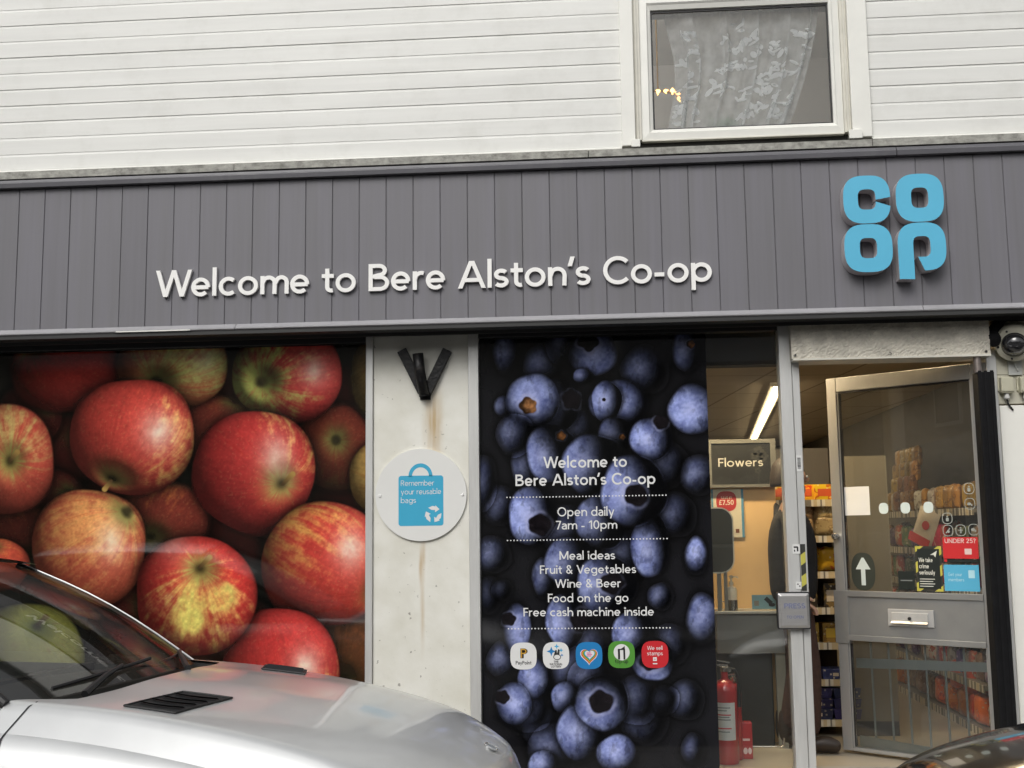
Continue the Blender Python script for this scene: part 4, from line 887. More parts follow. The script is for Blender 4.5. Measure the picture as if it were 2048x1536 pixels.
# ------------------------------------------------------------------ camera and boxes right of the door
CC = thing('dome_camera', 'round cream security camera with a dark dome under the fascia end', 'camera', (5.468,.20,2.348))
axv = Vector((-.30,-.86,-.42)).normalized(); hsm = mat('camera_cream', (.55,.53,.43), .4, noise=(12,.1), dirt=((.25,.22,.15), 12, .4))
MB().lathe([(.0,-.02),(.095,-.02),(.099,.02),(.099,.075),(.092,.090),(.066,.094),(.063,.088)], (0,-.02,0), axv, 40).build('housing', hsm, CC, smooth=True)
MB().lathe([(.064,.086),(.058,.105),(.044,.125),(.022,.138),(.0,.141)], (0,-.02,0), axv, 32).build('dome', mat('smoked_dome', (.02,.02,.022), .08, coat=1.0), CC, smooth=True)
q_ = Vector((0,0,1)).rotation_difference(axv)
for k in range(5):
    a = 2*PI*k/5+.4; MB().lathe([(.006,.0),(.006,.003),(.0,.004)], Vector((0,-.02,0))+q_@Vector((.080*math.cos(a), .080*math.sin(a), .092)), axv, 8).build('screw', black, CC)
MB().box(-.035,.035,-.012,.012,-.19,-.09).tube([(.0,-.016,-.10),(-.005,-.02,-.13),(.01,-.018,-.17)], .004, 6).build('bracket', mat('pale_plate', (.48,.49,.46), .5, dirt=((.2,.19,.16),14,.4)), CC)
hose = thing('cable_boot', 'black rubber cable boot hanging under the fascia beside the dome camera', 'cable', (5.352,.150,2.46))
MB().tube([(.05,.02,.0),(.03,.005,-.03),(.005,.0,-.06),(-.002,-.012,-.10)], [.030,.027,.030,.036], 16).lathe([(.0,-.03),(.030,-.026),(.042,-.004),(.042,.016),(.033,.032),(.0,.038)], (-.008,-.016,-.112), (-.2,-.9,-.3), 24).tube([(.05,.02,-.003),(.30,.02,.0),(.62,.02,.002)], .012, 8).build('hose', mat('black_rubber', (.02,.02,.021)), hose, smooth=True)
jbm = mat('box_cream', (.52,.50,.38), .5, noise=(14,.1), dirt=((.26,.23,.16), 14, .4))
for k,(x_,lab) in enumerate(((5.412,'cream junction box on the tiles beside the black shutter channel'),(5.512,'cream junction box at the right edge, partly out of the picture'))):
    if k == 0:
        J = thing('junction_box', lab, 'junction box', (x_,.206,2.06), group='junction boxes under the camera'); J0 = J
        MB().box(-.032,.032,-.045,.0,.0,.085).box(-.040,.040,-.012,.0,.012,.09).build('case', jbm, J, bevel=.004)
        MB().box(-.030,.030,-.050,-.046,.008,.078).build('lid', jbm, J, bevel=.002)
        MB().lathe([(.012,0),(.012,-.014),(.015,-.016),(.015,-.028),(.008,-.034)], (0,-.024,0), (0,0,1), 12).build('gland', mat('gland_white', (.6,.6,.57), .4), J)
        MB().tube([(0,-.024,-.03),(.006,-.022,-.06),(.03,-.016,-.09)], .005, 8).build('cable', black, J)
    else: copy_tree(J0, (x_,.206,2.06), 0, lab)

# ------------------------------------------------------------------ things on the door post
PB = thing('push_pad', 'square steel press to open pad on the aluminium door post', 'push pad', (4.240,.172,.930))
mb = MB(); mb.prism(rrect(-.086,.086,-.096,.096,.008), -.030, .0); mb.build('back_box', black, PB)
mb = MB(); O = rrect(-.080,.080,-.090,.090,.006); I = rrect(-.066,.066,-.076,.076,.003); n = len(O)
mb.add([(x,-.031,z) for x,z in O]+[(x,-.041,z) for x,z in I], [(i,(i+1)%n,n+(i+1)%n,n+i) for i in range(n)]+[tuple(range(n,2*n))]); mb.build('plate', mat('brushed_steel', (.52,.51,.50), .3, metal=.7, noise=(10,.1), stretch=(1,1,8)), PB)
q = MB(); write(q, 'PRESS', .004, .012, .026, -.0418, .15, width=.108); write(q, 'TO OPEN', .004, -.040, .015, -.0418, .15, width=.086); q.build('lettering', ik('ink_slate',110,116,150), PB)
def slab(name, label, cat, x0, x1, z0, z1, y, m, r_=.002, th=.002, group=None):
    o = thing(name, label, cat, ((x0+x1)/2, y, (z0+z1)/2), group=group); w_, h_ = (x1-x0)/2, (z1-z0)/2
    mb = MB(); mb.prism(rrect(-w_,w_,-h_,h_,min(r_,w_*.9,h_*.9)), -th, 0); mb.build('card', m, o); return o, w_, h_
sw = mat('sticker_white', (.74,.74,.72), .4, noise=(6,.03))
o,w_,h_ = slab('barcode_sticker', 'white barcode sticker on the aluminium door post', 'sticker', 4.293, 4.322, 1.662, 1.748, .184, sw)
q = MB(); rb = random.Random(2); zz = -.030
while zz < .030: hh = rb.choice((.0012,.002,.003)); q.box(-.009,.009,-.0024,-.0021,zz,zz+hh); zz += hh+rb.choice((.0012,.002))
q.build('bars', inkbk, o)
tapeM, t, p = new_mat('hazard_tape'); tc = N(t,'ShaderNodeTexCoord'); mp = N(t,'ShaderNodeMapping'); mp.inputs['Rotation'].default_value = (0,R(35),0); t.links.new(tc.outputs['Object'], mp.inputs[0])
wv = N(t,'ShaderNodeTexWave', Scale=3.4); wv.bands_direction = 'Z'; t.links.new(mp.outputs[0], wv.inputs['Vector'])
gt = N(t,'ShaderNodeMath', operation='GREATER_THAN'); gt.inputs[1].default_value = .5; t.links.new(wv.outputs['Fac'], gt.inputs[0])
mx = N(t,'ShaderNodeMixRGB'); t.links.new(gt.outputs[0], mx.inputs['Fac']); mx.inputs['Color1'].default_value = (.03,.03,.025,1); mx.inputs['Color2'].default_value = (.50,.46,.08,1); t.links.new(mx.outputs[0], p.inputs['Base Color']); p.inputs['Roughness'].default_value = .5
o = thing('hazard_tape', 'strip of yellow and black hazard tape on the door post above the push pad', 'tape', (4.307,.184,1.03)); mb = MB(); mb.box(-.013,.013,-.001,0,0,.245); mb.build('strip', tapeM, o)
o,w_,h_ = slab('arrow_notice', 'small white notice with a black mark at the top of the hazard tape', 'notice', 4.252, 4.290, 1.225, 1.275, .174, sw); q = MB(); q.box(-.013,.008,-.003,-.0025,.006,.014); q.box(.003,.011,-.003,-.0025,-.012,.010); q.box(-.012,-.006,-.003,-.0025,-.014,-.004); q.build('mark', inkbk, o)
o,w_,h_ = slab('lock_notice', 'small white notice with black dots just above the push pad', 'notice', 4.262, 4.290, 1.040, 1.078, .174, sw); q = MB(); q.flat(ellipse(-.004,.006,.004,.004,10), -.0026); q.flat(ellipse(.005,-.004,.004,.004,10), -.0026); q.build('mark', inkbk, o)

# ------------------------------------------------------------------ the open glazed door (part of the building)
DX, DY, DA = 4.597, .800, math.atan2(.22-.80, 5.33-4.597); DW, DZ0, DZ1 = .935, .105, 2.232
DR = bpy.data.objects.new('door', None); COL.objects.link(DR); DR.parent = B; DR.location = (DX,DY,0); DR.rotation_euler = (0,0,DA)
al3 = mat('door_aluminium', (.42,.415,.40), .33, metal=.5, noise=(6,.10), stretch=(2,2,.4))
mb = MB(); mb.box(0,.060,-.022,.022,DZ0,DZ1); mb.box(DW-.085,DW,-.022,.022,DZ0,DZ1); mb.box(.061,DW-.086,-.022,.022,2.150,DZ1); mb.box(.061,DW-.086,-.022,.022,DZ0,DZ0+.02)
for x0,x1 in ((.061,.070),(DW-.095,DW-.086)): mb.box(x0,x1,-.016,.016,DZ0+.02,2.149)
mb.build('frame', al3, DR, bevel=.003)
mb = MB(); mb.box(.071,DW-.096,-.012,.012,2.140,2.149); mb.box(.0705,.0745,-.0125,.0125,1.01,2.139); mb.box(.0705,.0745,-.0125,.0125,.13,.70); mb.build('glazing_rubber', black, DR)
mb = MB(); mb.box(.061,DW-.086,-.018,.018,.745,.970); mb.box(.061,DW-.086,-.027,-.0185,.965,1.000); mb.box(.061,DW-.086,-.027,-.0185,.718,.750); mb.box(-.012,.074,-.028,.024,.700,1.000)
mb.build('mid_panel', mat('panel_aluminium', (.33,.33,.32), .36, metal=.5, noise=(4,.12)), DR, bevel=.003)
gl_ = MB(); gl_.box(.075,DW-.0955,-.002,.002,1.001,2.139); gl_.box(.075,DW-.0955,-.002,.002,.126,.717); gl_.build('glass', glass('door_glass', (.96,.975,.97), 1.1, dirt=.04), DR)
lpx = MB(); lpx.box(.312,.574,-.026,-.0182,.812,.905); lpx.build('letter_plate', mat('letterplate', (.58,.58,.57), .3, metal=.4), DR, bevel=.002)
mb = MB(); mb.box(.336,.544,-.034,-.027,.842,.888); mb.add([(.336,-.034,.842),(.544,-.034,.842),(.544,-.047,.830),(.336,-.047,.830)], [(0,1,2,3)]); mb.build('flap', mat('flap_metal', (.64,.64,.62), .28, metal=.4), DR, bevel=.002)
MB().lathe([(.0,-.046),(.008,-.045),(.010,-.036)], (.442,0,.857), (0,1,0), 12).build('flap_screw', black, DR)
MB().lathe([(.012,-.022),(.013,-.040),(.020,-.052),(.021,-.062),(.014,-.072),(.0,-.075)], (.030,0,1.310), (0,1,0), 20).build('knob', mat('knob_steel', (.55,.53,.5), .2, metal=.9), DR, smooth=True)
gm = mat('guard_bar', (.28,.31,.30), .4, metal=.3, noise=(10,.1))
gb = MB().add([(.078,.034,.560),(.842,.034,.590),(.842,.034,.640),(.078,.034,.615),(.078,.040,.560),(.842,.040,.590),(.842,.040,.640),(.078,.040,.615)], [(0,1,2,3),(7,6,5,4),(0,4,5,1),(3,2,6,7)])
gb.build('guard_rail', gm, DR)
gb = MB().add([(.078,.034,.125),(.842,.034,.105),(.842,.034,.150),(.078,.034,.185),(.078,.040,.125),(.842,.040,.105),(.842,.040,.150),(.078,.040,.185)], [(0,1,2,3),(7,6,5,4),(0,4,5,1),(3,2,6,7)])
gb.build('guard_rail', gm, DR)
for k in range(6):
    x_ = .170+.1065*k; MB().tube([(x_,.047,.12),(x_-.006,.047,.712)], .0065, 8).build('guard_bar', gm, DR, smooth=True)
def dtag(name, label, cat, lx0, lx1, z0, z1, m, r_=.003, y=-.0032, group=None, shape=None):
    """a sticker or notice on the outer face of the door glass"""
    xc, zc = (lx0+lx1)/2, (z0+z1)/2; c_, s_ = math.cos(DA), math.sin(DA)
    o = thing(name, label, cat, (DX+c_*xc-s_*y, DY+s_*xc+c_*y, zc), DA, group); w_, h_ = (lx1-lx0)/2, (z1-z0)/2
    mb = MB(); mb.prism(shape or rrect(-w_,w_,-h_,h_,min(r_, w_*.95, h_*.95)), -.001, 0); mb.build('card', m, o); return o, w_, h_
yy = -.0014
dtag('blank_notice', 'blank white square notice on the door glass', 'notice', .074, .228, 1.428, 1.592, sw, .003)
dm = ik('ink_dot',196,208,206)
for lx, lab in ((.310,'pale round manifestation dot nearest the blank white square'),(.438,'pale round manifestation dot, middle of the row of three'),(.570,'pale round manifestation dot nearest the red and white packet')):
    dtag('glass_dot', lab, 'sticker', lx-.028, lx+.028, 1.433, 1.495, dm, shape=ellipse(0,0,.028,.031,28,2.6), group='dots across the door glass')
pale = ik('ink_pale',150,156,152)
def icon(lx, z, lab, kind):
    o = thing('icon_sticker', lab, 'sticker', (DX+math.cos(DA)*lx-math.sin(DA)*-.0032, DY+math.sin(DA)*lx+math.cos(DA)*-.0032, z), DA, 'small icon stickers on the door glass')
    mb = MB(); Oo = ellipse(0,0,.029,.031,28,2.6); Ii = ellipse(0,0,.025,.027,28,2.6); n = 28
    mb.add([(x,-.001,z_) for x,z_ in Oo]+[(x,-.001,z_) for x,z_ in Ii], [(i,(i+1)%n,n+(i+1)%n,n+i) for i in range(n)])
    if kind == 0: mb.flat(ellipse(0,.010,.005,.005,10), -.001); mb.flat(rrect(-.008,.008,-.016,.003,.003), -.001)
    elif kind == 1: mb.add([(-.014,-.001,-.012),(-.009,-.001,-.015),(.015,-.001,.012),(.010,-.001,.015)], [(0,1,2,3)]); mb.flat(ellipse(.003,-.006,.008,.006,10), -.0013)
    elif kind == 2: mb.flat(ellipse(0,.014,.004,.004,10), -.001); mb.flat(rrect(-.004,.004,-.017,.008,.002), -.001); mb.add([(-.012,-.0012,-.002),(.012,-.0012,-.002),(.012,-.0012,.002),(-.012,-.0012,.002)], [(0,1,2,3)])
    else: mb.flat(ellipse(-.004,.0,.011,.008,12), -.001); mb.flat(rrect(.006,.013,-.012,-.002,.002), -.001)
    mb.build('mark', pale, o)
icon(.672,1.402,'outlined icon sticker on the door glass, alone above the row of three',0); icon(.672,1.336,'outlined icon sticker with a slanting stroke, left of the row of three',1)
icon(.742,1.337,'outlined icon sticker with an upright figure, middle of the row of three',2); icon(.812,1.340,'outlined icon sticker next to the door stile, right of the row of three',3)
icon(.800,1.560,'outlined icon sticker near the door stile, upper of the pair',0); icon(.800,1.478,'outlined icon sticker near the door stile, lower of the pair',3)
o,w_,h_ = dtag('arrow_sticker', 'dark oval sticker with a white arrow pointing up on the door glass', 'sticker', .095, .240, 1.002, 1.215, ik('ink_olive',52,56,50), shape=ellipse(0,0,.0725,.1065,40,2.5))
q = MB(); q.flat([(-.013,-.078),(.013,-.078),(.013,.012),(-.013,.012)], yy); q.flat([(-.045,.012),(.045,.012),(.006,.078),(-.006,.078)], yy); q.build('arrow', ik('ink_arrow',190,200,198), o)
o,w_,h_ = dtag('crime_notice', 'black notice with hazard stripe border on the door glass reading We take crime seriously', 'notice', .480, .628, 1.006, 1.252, tapeM)
q = MB(); q.flat(rrect(-.062,.062,-.108,.108,.002), yy); q.build('panel', ik('ink_panel',32,38,36), o)
q = MB(); q.flat([(.010,.075),(.050,.098),(.040,.062),(.030,.075)], yy-.0006)
for k,s_ in enumerate(('We take','crime','seriously')): write(q, s_, -.055, .036-.034*k, .024, yy-.0006, .17, align='l', width=(.078,.055,.088)[k])
for k in range(4): q.box(-.055,.030-.01*(k%2),yy-.0008,yy-.0005,-.058-.013*k,-.054-.013*k)
q.build('lettering', ik('ink_white2',206,208,200), o)
o,w_,h_ = dtag('age_notice', 'red notice reading Under 25? above the blue card on the door glass', 'notice', .638, .830, 1.185, 1.300, ik('ink_red2',190,44,48))
q = MB(); write(q, 'UNDER 25?', 0, .026, .024, yy, .15, width=.168); q.flat(rrect(.022,.060,-.035,-.004,.003), yy); q.build('lettering', ik('ink_white3',214,190,186), o)
o,w_,h_ = dtag('age_strip', 'narrow dark strip with red corner between the red notice and blue card', 'notice', .640, .826, 1.165, 1.181, ik('ink_panel',32,38,36)); q = MB(); q.box(-.09,-.075,yy-.0003,yy,-.006,.008); q.build('mark', ik('ink_red2',190,44,48), o)
o,w_,h_ = dtag('member_card', 'sky blue card below the red notice on the door glass', 'notice', .636, .826, 1.012, 1.152, ik('ink_sky',84,168,204))
q = MB(); write(q, 'Get your', -.072, .010, .018, yy, .13, align='l', width=.075); write(q, 'members', -.072, -.018, .018, yy, .13, align='l', width=.085); q.flat(rrect(.038,.072,.0,.042,.003), yy); q.build('lettering', ik('ink_skyw',170,212,226), o)
o,w_,h_ = dtag('dark_card', 'small black card left of the hazard striped notice on the door glass', 'notice', .374, .470, 1.014, 1.114, ik('ink_panel',32,38,36))
q = MB(); write(q, 'amazon lockers', 0, -.006, .013, yy, .14, width=.07) if False else q.box(-.034,.034,yy-.0003,yy,-.004,.002); q.build('mark', ik('ink_grey',120,124,124), o)
# ------------------------------------------------------------------ inside: lamps, displays, counter, extinguisher
tube_m = emit('tube_light', (1.0,.78,.48), 11.0); fit = mat('light_fitting', (.62,.58,.50), .5)
counter_fill_m = emit('counter_fill_tube', (1.0,.78,.48), 230.0)
def strip(x0, y0, x1, y1, lab, zt=2.534, m=None):
    o = thing('strip_light', lab, 'ceiling light', ((x0+x1)/2,(y0+y1)/2,zt), math.atan2(y1-y0, x1-x0), 'strip lights on the shop ceiling'); L = math.hypot(x1-x0, y1-y0)/2
    MB().box(-L,L,-.06,.06,-.035,0).build('housing', fit, o, bevel=.004); MB().box(-L+.03,L-.03,-.028,.028,-.058,-.036).build('diffuser', m or tube_m, o)
strip(4.68,3.3,5.22,9.2,'long lit strip light on the shop ceiling, seen through the window right of the blueberries')
strip(3.05,4.4,3.45,9.2,'lit strip light on the shop ceiling, only its end showing beside the blueberry print')
strip(1.2,3.5,1.6,8.5,'added strip light brightening the shop, unseen behind the blueberry print')  # out of view, added to light the shop interior
strip(3.35,.74,4.22,.74,'added strip light brightening the counter, unseen behind the black bulkhead', m=counter_fill_m)  # out of view, added to brighten the tan panel and counter
strip(4.45,.72,6.0,.72,'added strip light brightening the shelves inside the door, unseen behind the lintel', m=emit('door_fill_tube', (1.0,.78,.48), 38.0))  # out of view, added to brighten the shelves and racking
tan = mat('tan_panel', (.68,.44,.20), .55, noise=(2.5,.10))
dsp = thing('display_stand', 'tan display panel standing behind the counter under the Flowers sign', 'display stand', (4.112,1.12,.085))
MB().box(-.205,.200,.0,.03,0,1.528).build('panel', tan, dsp, bevel=.003)
FS = thing('flowers_sign', 'dark framed sign reading Flowers on top of the tan panel', 'sign', (4.106,1.10,1.612))
mb = MB(); mb.box(-.210,-.180,-.015,.015,0,.296); mb.box(.180,.212,-.015,.015,0,.296); mb.box(-.180,.180,-.015,.015,0,.018); mb.box(-.180,.180,-.015,.015,.272,.296); mb.build('frame', mat('sign_frame', (.15,.145,.125), .5), FS)
MB().box(-.180,.180,-.010,.010,.018,.272).build('board', mat('sign_board', (.022,.022,.020), .4), FS)
q = MB(); write(q, 'Flowers', -.003, .128, .052, -.0105, .13, width=.272); q.build('lettering', mat('sign_letters', (.55,.53,.46), .4), FS)
q = MB(); rf = random.Random(4)
for (x_,z_,r_) in ((.11,.22,.03),(.14,.19,.026),(.085,.19,.022),(.12,.16,.02),(.10,.10,.018)):
    for k in range(5): q.flat(ellipse(x_+r_*.7*math.cos(1.257*k), z_+r_*.7*math.sin(1.257*k), r_*.5, r_*.4, 10), -.0103)
q.add([(.10,-.0103,.02),(.104,-.0103,.02),(.118,-.0103,.2),(.114,-.0103,.2)], [(0,1,2,3)]); q.build('flower_print', mat('sign_flower', (.05,.048,.04), .4), FS)
PO = thing('price_poster', 'cream offer poster with blue edges and a red £7.50 roundel on the tan panel', 'poster', (4.016,1.115,1.306))
MB().box(-.098,.098,-.003,0,0,.298).build('sheet', mat('poster_cream', (.66,.58,.42), .5), PO)
q = MB(); q.box(-.0985,-.086,-.0040,-.0032,0,.298); q.box(.084,.0985,-.0040,-.0032,.0,.298); q.build('border', mat('poster_blue', (.09,.25,.36), .5), PO)
q = MB(); q.flat(ellipse(-.006,.222,.062,.062,32,2.7), -.0036); q.build('roundel', mat('poster_red', (.46,.035,.035), .5), PO)
q = MB(); write(q, 'SAVE £1', -.006, .236, .016, -.0040, .15, width=.064); write(q, '£7.50', -.006, .200, .030, -.0040, .17, width=.090); q.build('lettering', mat('poster_white', (.75,.66,.52), .5), PO)
q = MB(); q.box(.045,.067,-.0041,-.0036,.028,.052); q.build('mark', mat('poster_brown', (.16,.05,.02), .5), PO)
OV = thing('display_board', 'black rounded board with a pale rim on a steel pole behind the window print', 'display board', (3.930,.90,.86))
mb = MB(); mb.prism([(p[0],p[1]) for p in rrect(-.16,.086,.245,.62,.075,8)], -.02, .015); mb.build('board', mat('board_black', (.02,.022,.018), .5), OV)
mb = MB(); O = rrect(-.168,.093,.237,.628,.082,8); I = rrect(-.159,.085,.246,.619,.074,8); n = len(O); mb.add([(x,-.021,z) for x,z in O]+[(x,-.021,z) for x,z in I]+[(x,.016,z) for x,z in O], [(i,(i+1)%n,n+(i+1)%n,n+i) for i in range(n)]+[(i,2*n+i,2*n+(i+1)%n,(i+1)%n) for i in range(n)]); mb.build('rim', mat('rim_pale', (.45,.45,.40), .4, metal=.4), OV)
mb = MB(); mb.box(-.012,.012,.0,.02,0,.26); mb.box(.028,.048,.0,.02,0,.26); mb.build('pole', mat('pole_steel', (.34,.32,.27), .35, metal=.7), OV)
CT = thing('counter', 'grey steel counter with a dark open base behind the window', 'counter', (4.095,.90,.085))
MB().box(-.20,.215,-.02,.50,.775,.792).build('top', mat('counter_top', (.42,.41,.36), .35, metal=.3), CT, bevel=.003)
MB().box(-.19,.205,.0,.48,.545,.774).build('cabinet', mat('counter_grey', (.20,.20,.185), .4, metal=.4, noise=(3,.1)), CT, bevel=.004)
MB().box(-.19,.135,.06,.48,.0,.544).build('base', mat('counter_dark', (.022,.022,.020), .5), CT, bevel=.01)
MB().box(.150,.205,.02,.06,.0,.544).build('leg', mat('counter_leg', (.27,.26,.21), .4, metal=.4), CT)
BO = thing('pump_bottle', 'cream hand gel pump bottle in a chrome holder on the counter', 'bottle', (4.003,.93,.878))
MB().lathe([(.0,0),(.030,0),(.032,.01),(.032,.118),(.026,.135),(.010,.142),(.010,.152),(.0,.152)], n=20).build('bottle', mat('gel_cream', (.85,.74,.55), .35), BO, smooth=True)
MB().lathe([(.013,.150),(.013,.166),(.006,.170),(.006,.190),(.012,.193),(.012,.203),(.0,.206)], n=14).tube([(0,0,.199),(.035,-.012,.196),(.040,-.014,.188)], .004, 8).build('pump', mat('pump_white', (.70,.62,.46), .35), BO, smooth=True)
MB().lathe([(.0345,.0),(.0345,.062),(.0335,.062)], n=24).tube([(-.034,0,.05),(-.075,0,.052),(-.08,.02,.05)], .003, 6).build('holder', mat('chrome', (.55,.52,.46), .12, metal=.95), BO, smooth=True)
o,w_,h_ = slab('scan_card', 'pale blue card with a hand and phone drawing propped on the counter', 'card', 4.120, 4.262, .884, .968, .93, mat('card_blue', (.17,.30,.33), .5))
q = MB(); q.box(-.058,-.030,-.0030,-.0024,-.022,.008); q.build('square', mat('card_brown', (.22,.19,.15), .5), o)
q = MB(); q.add([(.0,-.0026,.015),(.018,-.0026,.032),(.052,-.0026,.0),(.034,-.0026,-.018)], [(0,1,2,3)]); q.flat(ellipse(.046,-.016,.020,.011,14), -.0030); q.build('drawing', inkbk, o)
fe_red = mat('extinguisher_red', (.42,.018,.022), .28, noise=(5,.08), coat=.5); steel = mat('fitting_steel', (.45,.42,.38), .25, metal=.85)
FE = thing('fire_extinguisher', 'red fire extinguisher with a white instruction label just inside the window', 'fire extinguisher', (3.902,.50,.085))
MB().lathe([(.0,0),(.062,0),(.066,.01),(.066,.385),(.060,.415),(.040,.440),(.022,.450),(.019,.47),(.019,.488),(.0,.488)], n=32).build('cylinder', fe_red, FE, smooth=True)
mb = MB()
mb.grid(lambda u,v: (.0668*math.sin(-1.25+2.0*u), -.0668*math.cos(-1.25+2.0*u), .13+.20*v), 16, 2); mb.build('label', mat('label_white', (.62,.62,.60), .4), FE, smooth=True)
mb = MB()
for k,(z_,a0,a1,mi) in enumerate(((.30,-.9,.3,0),(.285,-1.0,.0,0),(.262,-.95,.35,1),(.250,-.95,.2,0),(.236,-.95,.3,0),(.19,-.9,.35,1),(.172,-.9,.2,0))):
    mb.grid(lambda u,v: (.0672*math.sin(a0+(a1-a0)*u), -.0672*math.cos(a0+(a1-a0)*u), z_+.006*v), 8, 2, mi)
mb.build('lettering', [ik('ink_grey',120,124,124), ik('ink_red2',190,44,48)], FE)
mb = MB(); mb.lathe([(.016,.486),(.022,.492),(.022,.515),(.010,.520),(.0,.52)], n=14); mb.box(-.05,.02,-.008,.008,.520,.530); mb.add([(-.055,-.009,.55),(.03,-.009,.535),(.03,.009,.535),(-.055,.009,.55),(-.055,-.009,.557),(.03,-.009,.543),(.03,.009,.543),(-.055,.009,.557)], [(0,3,2,1),(4,5,6,7),(0,1,5,4),(1,2,6,5),(2,3,7,6),(3,0,4,7)]); mb.lathe([(.0,0),(.014,0),(.014,.012),(.0,.012)], (.02,-.02,.505), (.3,-1,0), 14)
mb.build('valve', steel, FE, smooth=False)
MB().tube([(.018,0,.505),(.055,0,.50),(.075,0,.46),(.076,0,.40),(.073,0,.30)], [.010,.010,.010,.011,.014], 10).build('hose', black, FE, smooth=True)
FE2 = thing('fire_extinguisher', 'smaller red fire extinguisher half hidden behind the first one', 'fire extinguisher', (3.958,.60,.085))
MB().lathe([(.0,0),(.040,0),(.043,.01),(.043,.365),(.038,.39),(.024,.41),(.015,.418),(.0,.418)], n=28).build('cylinder', fe_red, FE2, smooth=True)
mb = MB(); mb.lathe([(.014,.425),(.017,.43),(.017,.45),(.0,.455)], n=12); mb.box(-.04,.03,-.007,.007,.456,.466); mb.build('valve', steel, FE2)
RB = thing('red_box', 'red alarm box with pale print low behind the extinguishers', 'box', (4.020,.60,.085)); MB().box(-.035,.035,0,.06,.0,.20).build('case', fe_red, RB, bevel=.005); q = MB(); q.flat(ellipse(-.006,.045,.012,.018,14), -.001); q.flat(ellipse(.018,.045,.010,.018,14), -.001); q.box(-.02,.02,-.0012,-.0008,.10,.112); q.build('print', ik('ink_white3',214,190,186), RB)
CR = thing('chrome_rail', 'chrome bumper rail at floor level right of the extinguishers', 'rail', (4.12,.70,.085)); MB().tube([(-.06,0,.05),(.105,0,.05),(.118,0,.055),(.122,0,.10)], .007, 10).build('rail', mat('chrome', (.55,.52,.46)), CR, smooth=True)

# ------------------------------------------------------------------ goods and shelving
shm = mat('shelf_steel', (.23,.21,.18), .45, metal=.3, noise=(8,.1)); lipm, t, p = new_mat('shelf_edge'); tc = N(t,'ShaderNodeTexCoord'); sx = N(t,'ShaderNodeSeparateXYZ'); t.links.new(tc.outputs['Object'], sx.inputs[0])
ad_ = N(t,'ShaderNodeMath', operation='ADD'); t.links.new(sx.outputs[0], ad_.inputs[0]); t.links.new(sx.outputs[1], ad_.inputs[1]); dv_ = N(t,'ShaderNodeMath', operation='MULTIPLY'); dv_.inputs[1].default_value = 15.0; t.links.new(ad_.outputs[0], dv_.inputs[0])
wn_ = N(t,'ShaderNodeTexNoise', Scale=1.0, Detail=0.0); wn_.noise_dimensions = '1D'; t.links.new(dv_.outputs[0], wn_.inputs['W']); cr_ = N(t,'ShaderNodeValToRGB'); cr_.color_ramp.interpolation = 'CONSTANT'
cr_.color_ramp.elements[0].color = (.17,.155,.13,1); cr_.color_ramp.elements[1].color = (.62,.58,.50,1); cr_.color_ramp.elements[1].position = .5; e_ = cr_.color_ramp.elements.new(.64); e_.color = (.52,.42,.26,1)
t.links.new(wn_.outputs[0], cr_.inputs[0]); t.links.new(cr_.outputs[0], p.inputs['Base Color']); p.inputs['Roughness'].default_value = .5; backm = mat('shelf_back', (.055,.05,.045), .7)
SHZ = (1.530,1.305,1.083,.862,.648,.427,.185)
BS = thing('shelf_unit', 'shelving facing the door with bread and snacks, behind the person', 'shelving', (4.55,1.30,.085))
MB().box(-.42,.20,.40,.43,0,1.80).build('back_panel', backm, BS)
for z in SHZ:
    s_ = MB().box(-.42,.20,.0,.40,z-.085-.03,z-.085).build('shelf', shm, BS); MB().box(-.42,.20,-.006,-.001,z-.085-.038,z-.085+.004).build('price_edge', lipm, s_)
EP = thing('end_panel', 'plain taupe end panel of the shelving seen through the door glass', 'panel', (4.91,1.30,.085)); MB().box(-.155,.125,.02,.05,.09,1.72).build('panel', mat('taupe_panel', (.155,.135,.10), .6, noise=(2,.08)), EP); MB().box(-.155,.125,.03,.06,0,.09).build('plinth', black, EP)
RSX = 5.52
RK = thing('shelf_unit', 'racking of packets along the right-hand wall, seen through the door glass', 'shelving', (RSX,2.55,.085))
RZ = (1.47,1.20,.965,.70,.40,.13)
MB().box(.40,.43,-1.35,1.35,0,1.95).build('back_panel', backm, RK)
for z in RZ:
    s_ = MB().box(.0,.40,-1.35,1.35,z-.085-.03,z-.085).build('shelf', shm, RK); MB().box(-.006,-.001,-1.35,1.35,z-.085-.045,z-.085+.002).build('price_edge', lipm, s_)
def packet_mesh(w_, h_, d_, seed):
    rr = random.Random(seed); mb = MB(); nu, nv = 11, 13; bumps = [(rr.uniform(.2,.8), rr.uniform(.2,.8), rr.uniform(-.3,.4)) for _ in range(5)]
    def side(sg):
        def f(u, v):
            e = (max(0,1-(2*u-1)**4)*max(0,1-(2*v-1)**6))**.6
            for a,b,c in bumps: e += c*.4*math.exp(-((u-a)**2+(v-b)**2)/.03)*e
            return (w_*(u-.5)*(1-.06*math.cos(2*PI*v)*0), -sg*d_*.5*e, h_*v+.004*math.sin(u*14+seed)*(v > .9))
        return f
    mb.grid(side(1), nu, nv, 0); mb.grid(side(-1), nu, nv, 0, flip=True); return mb
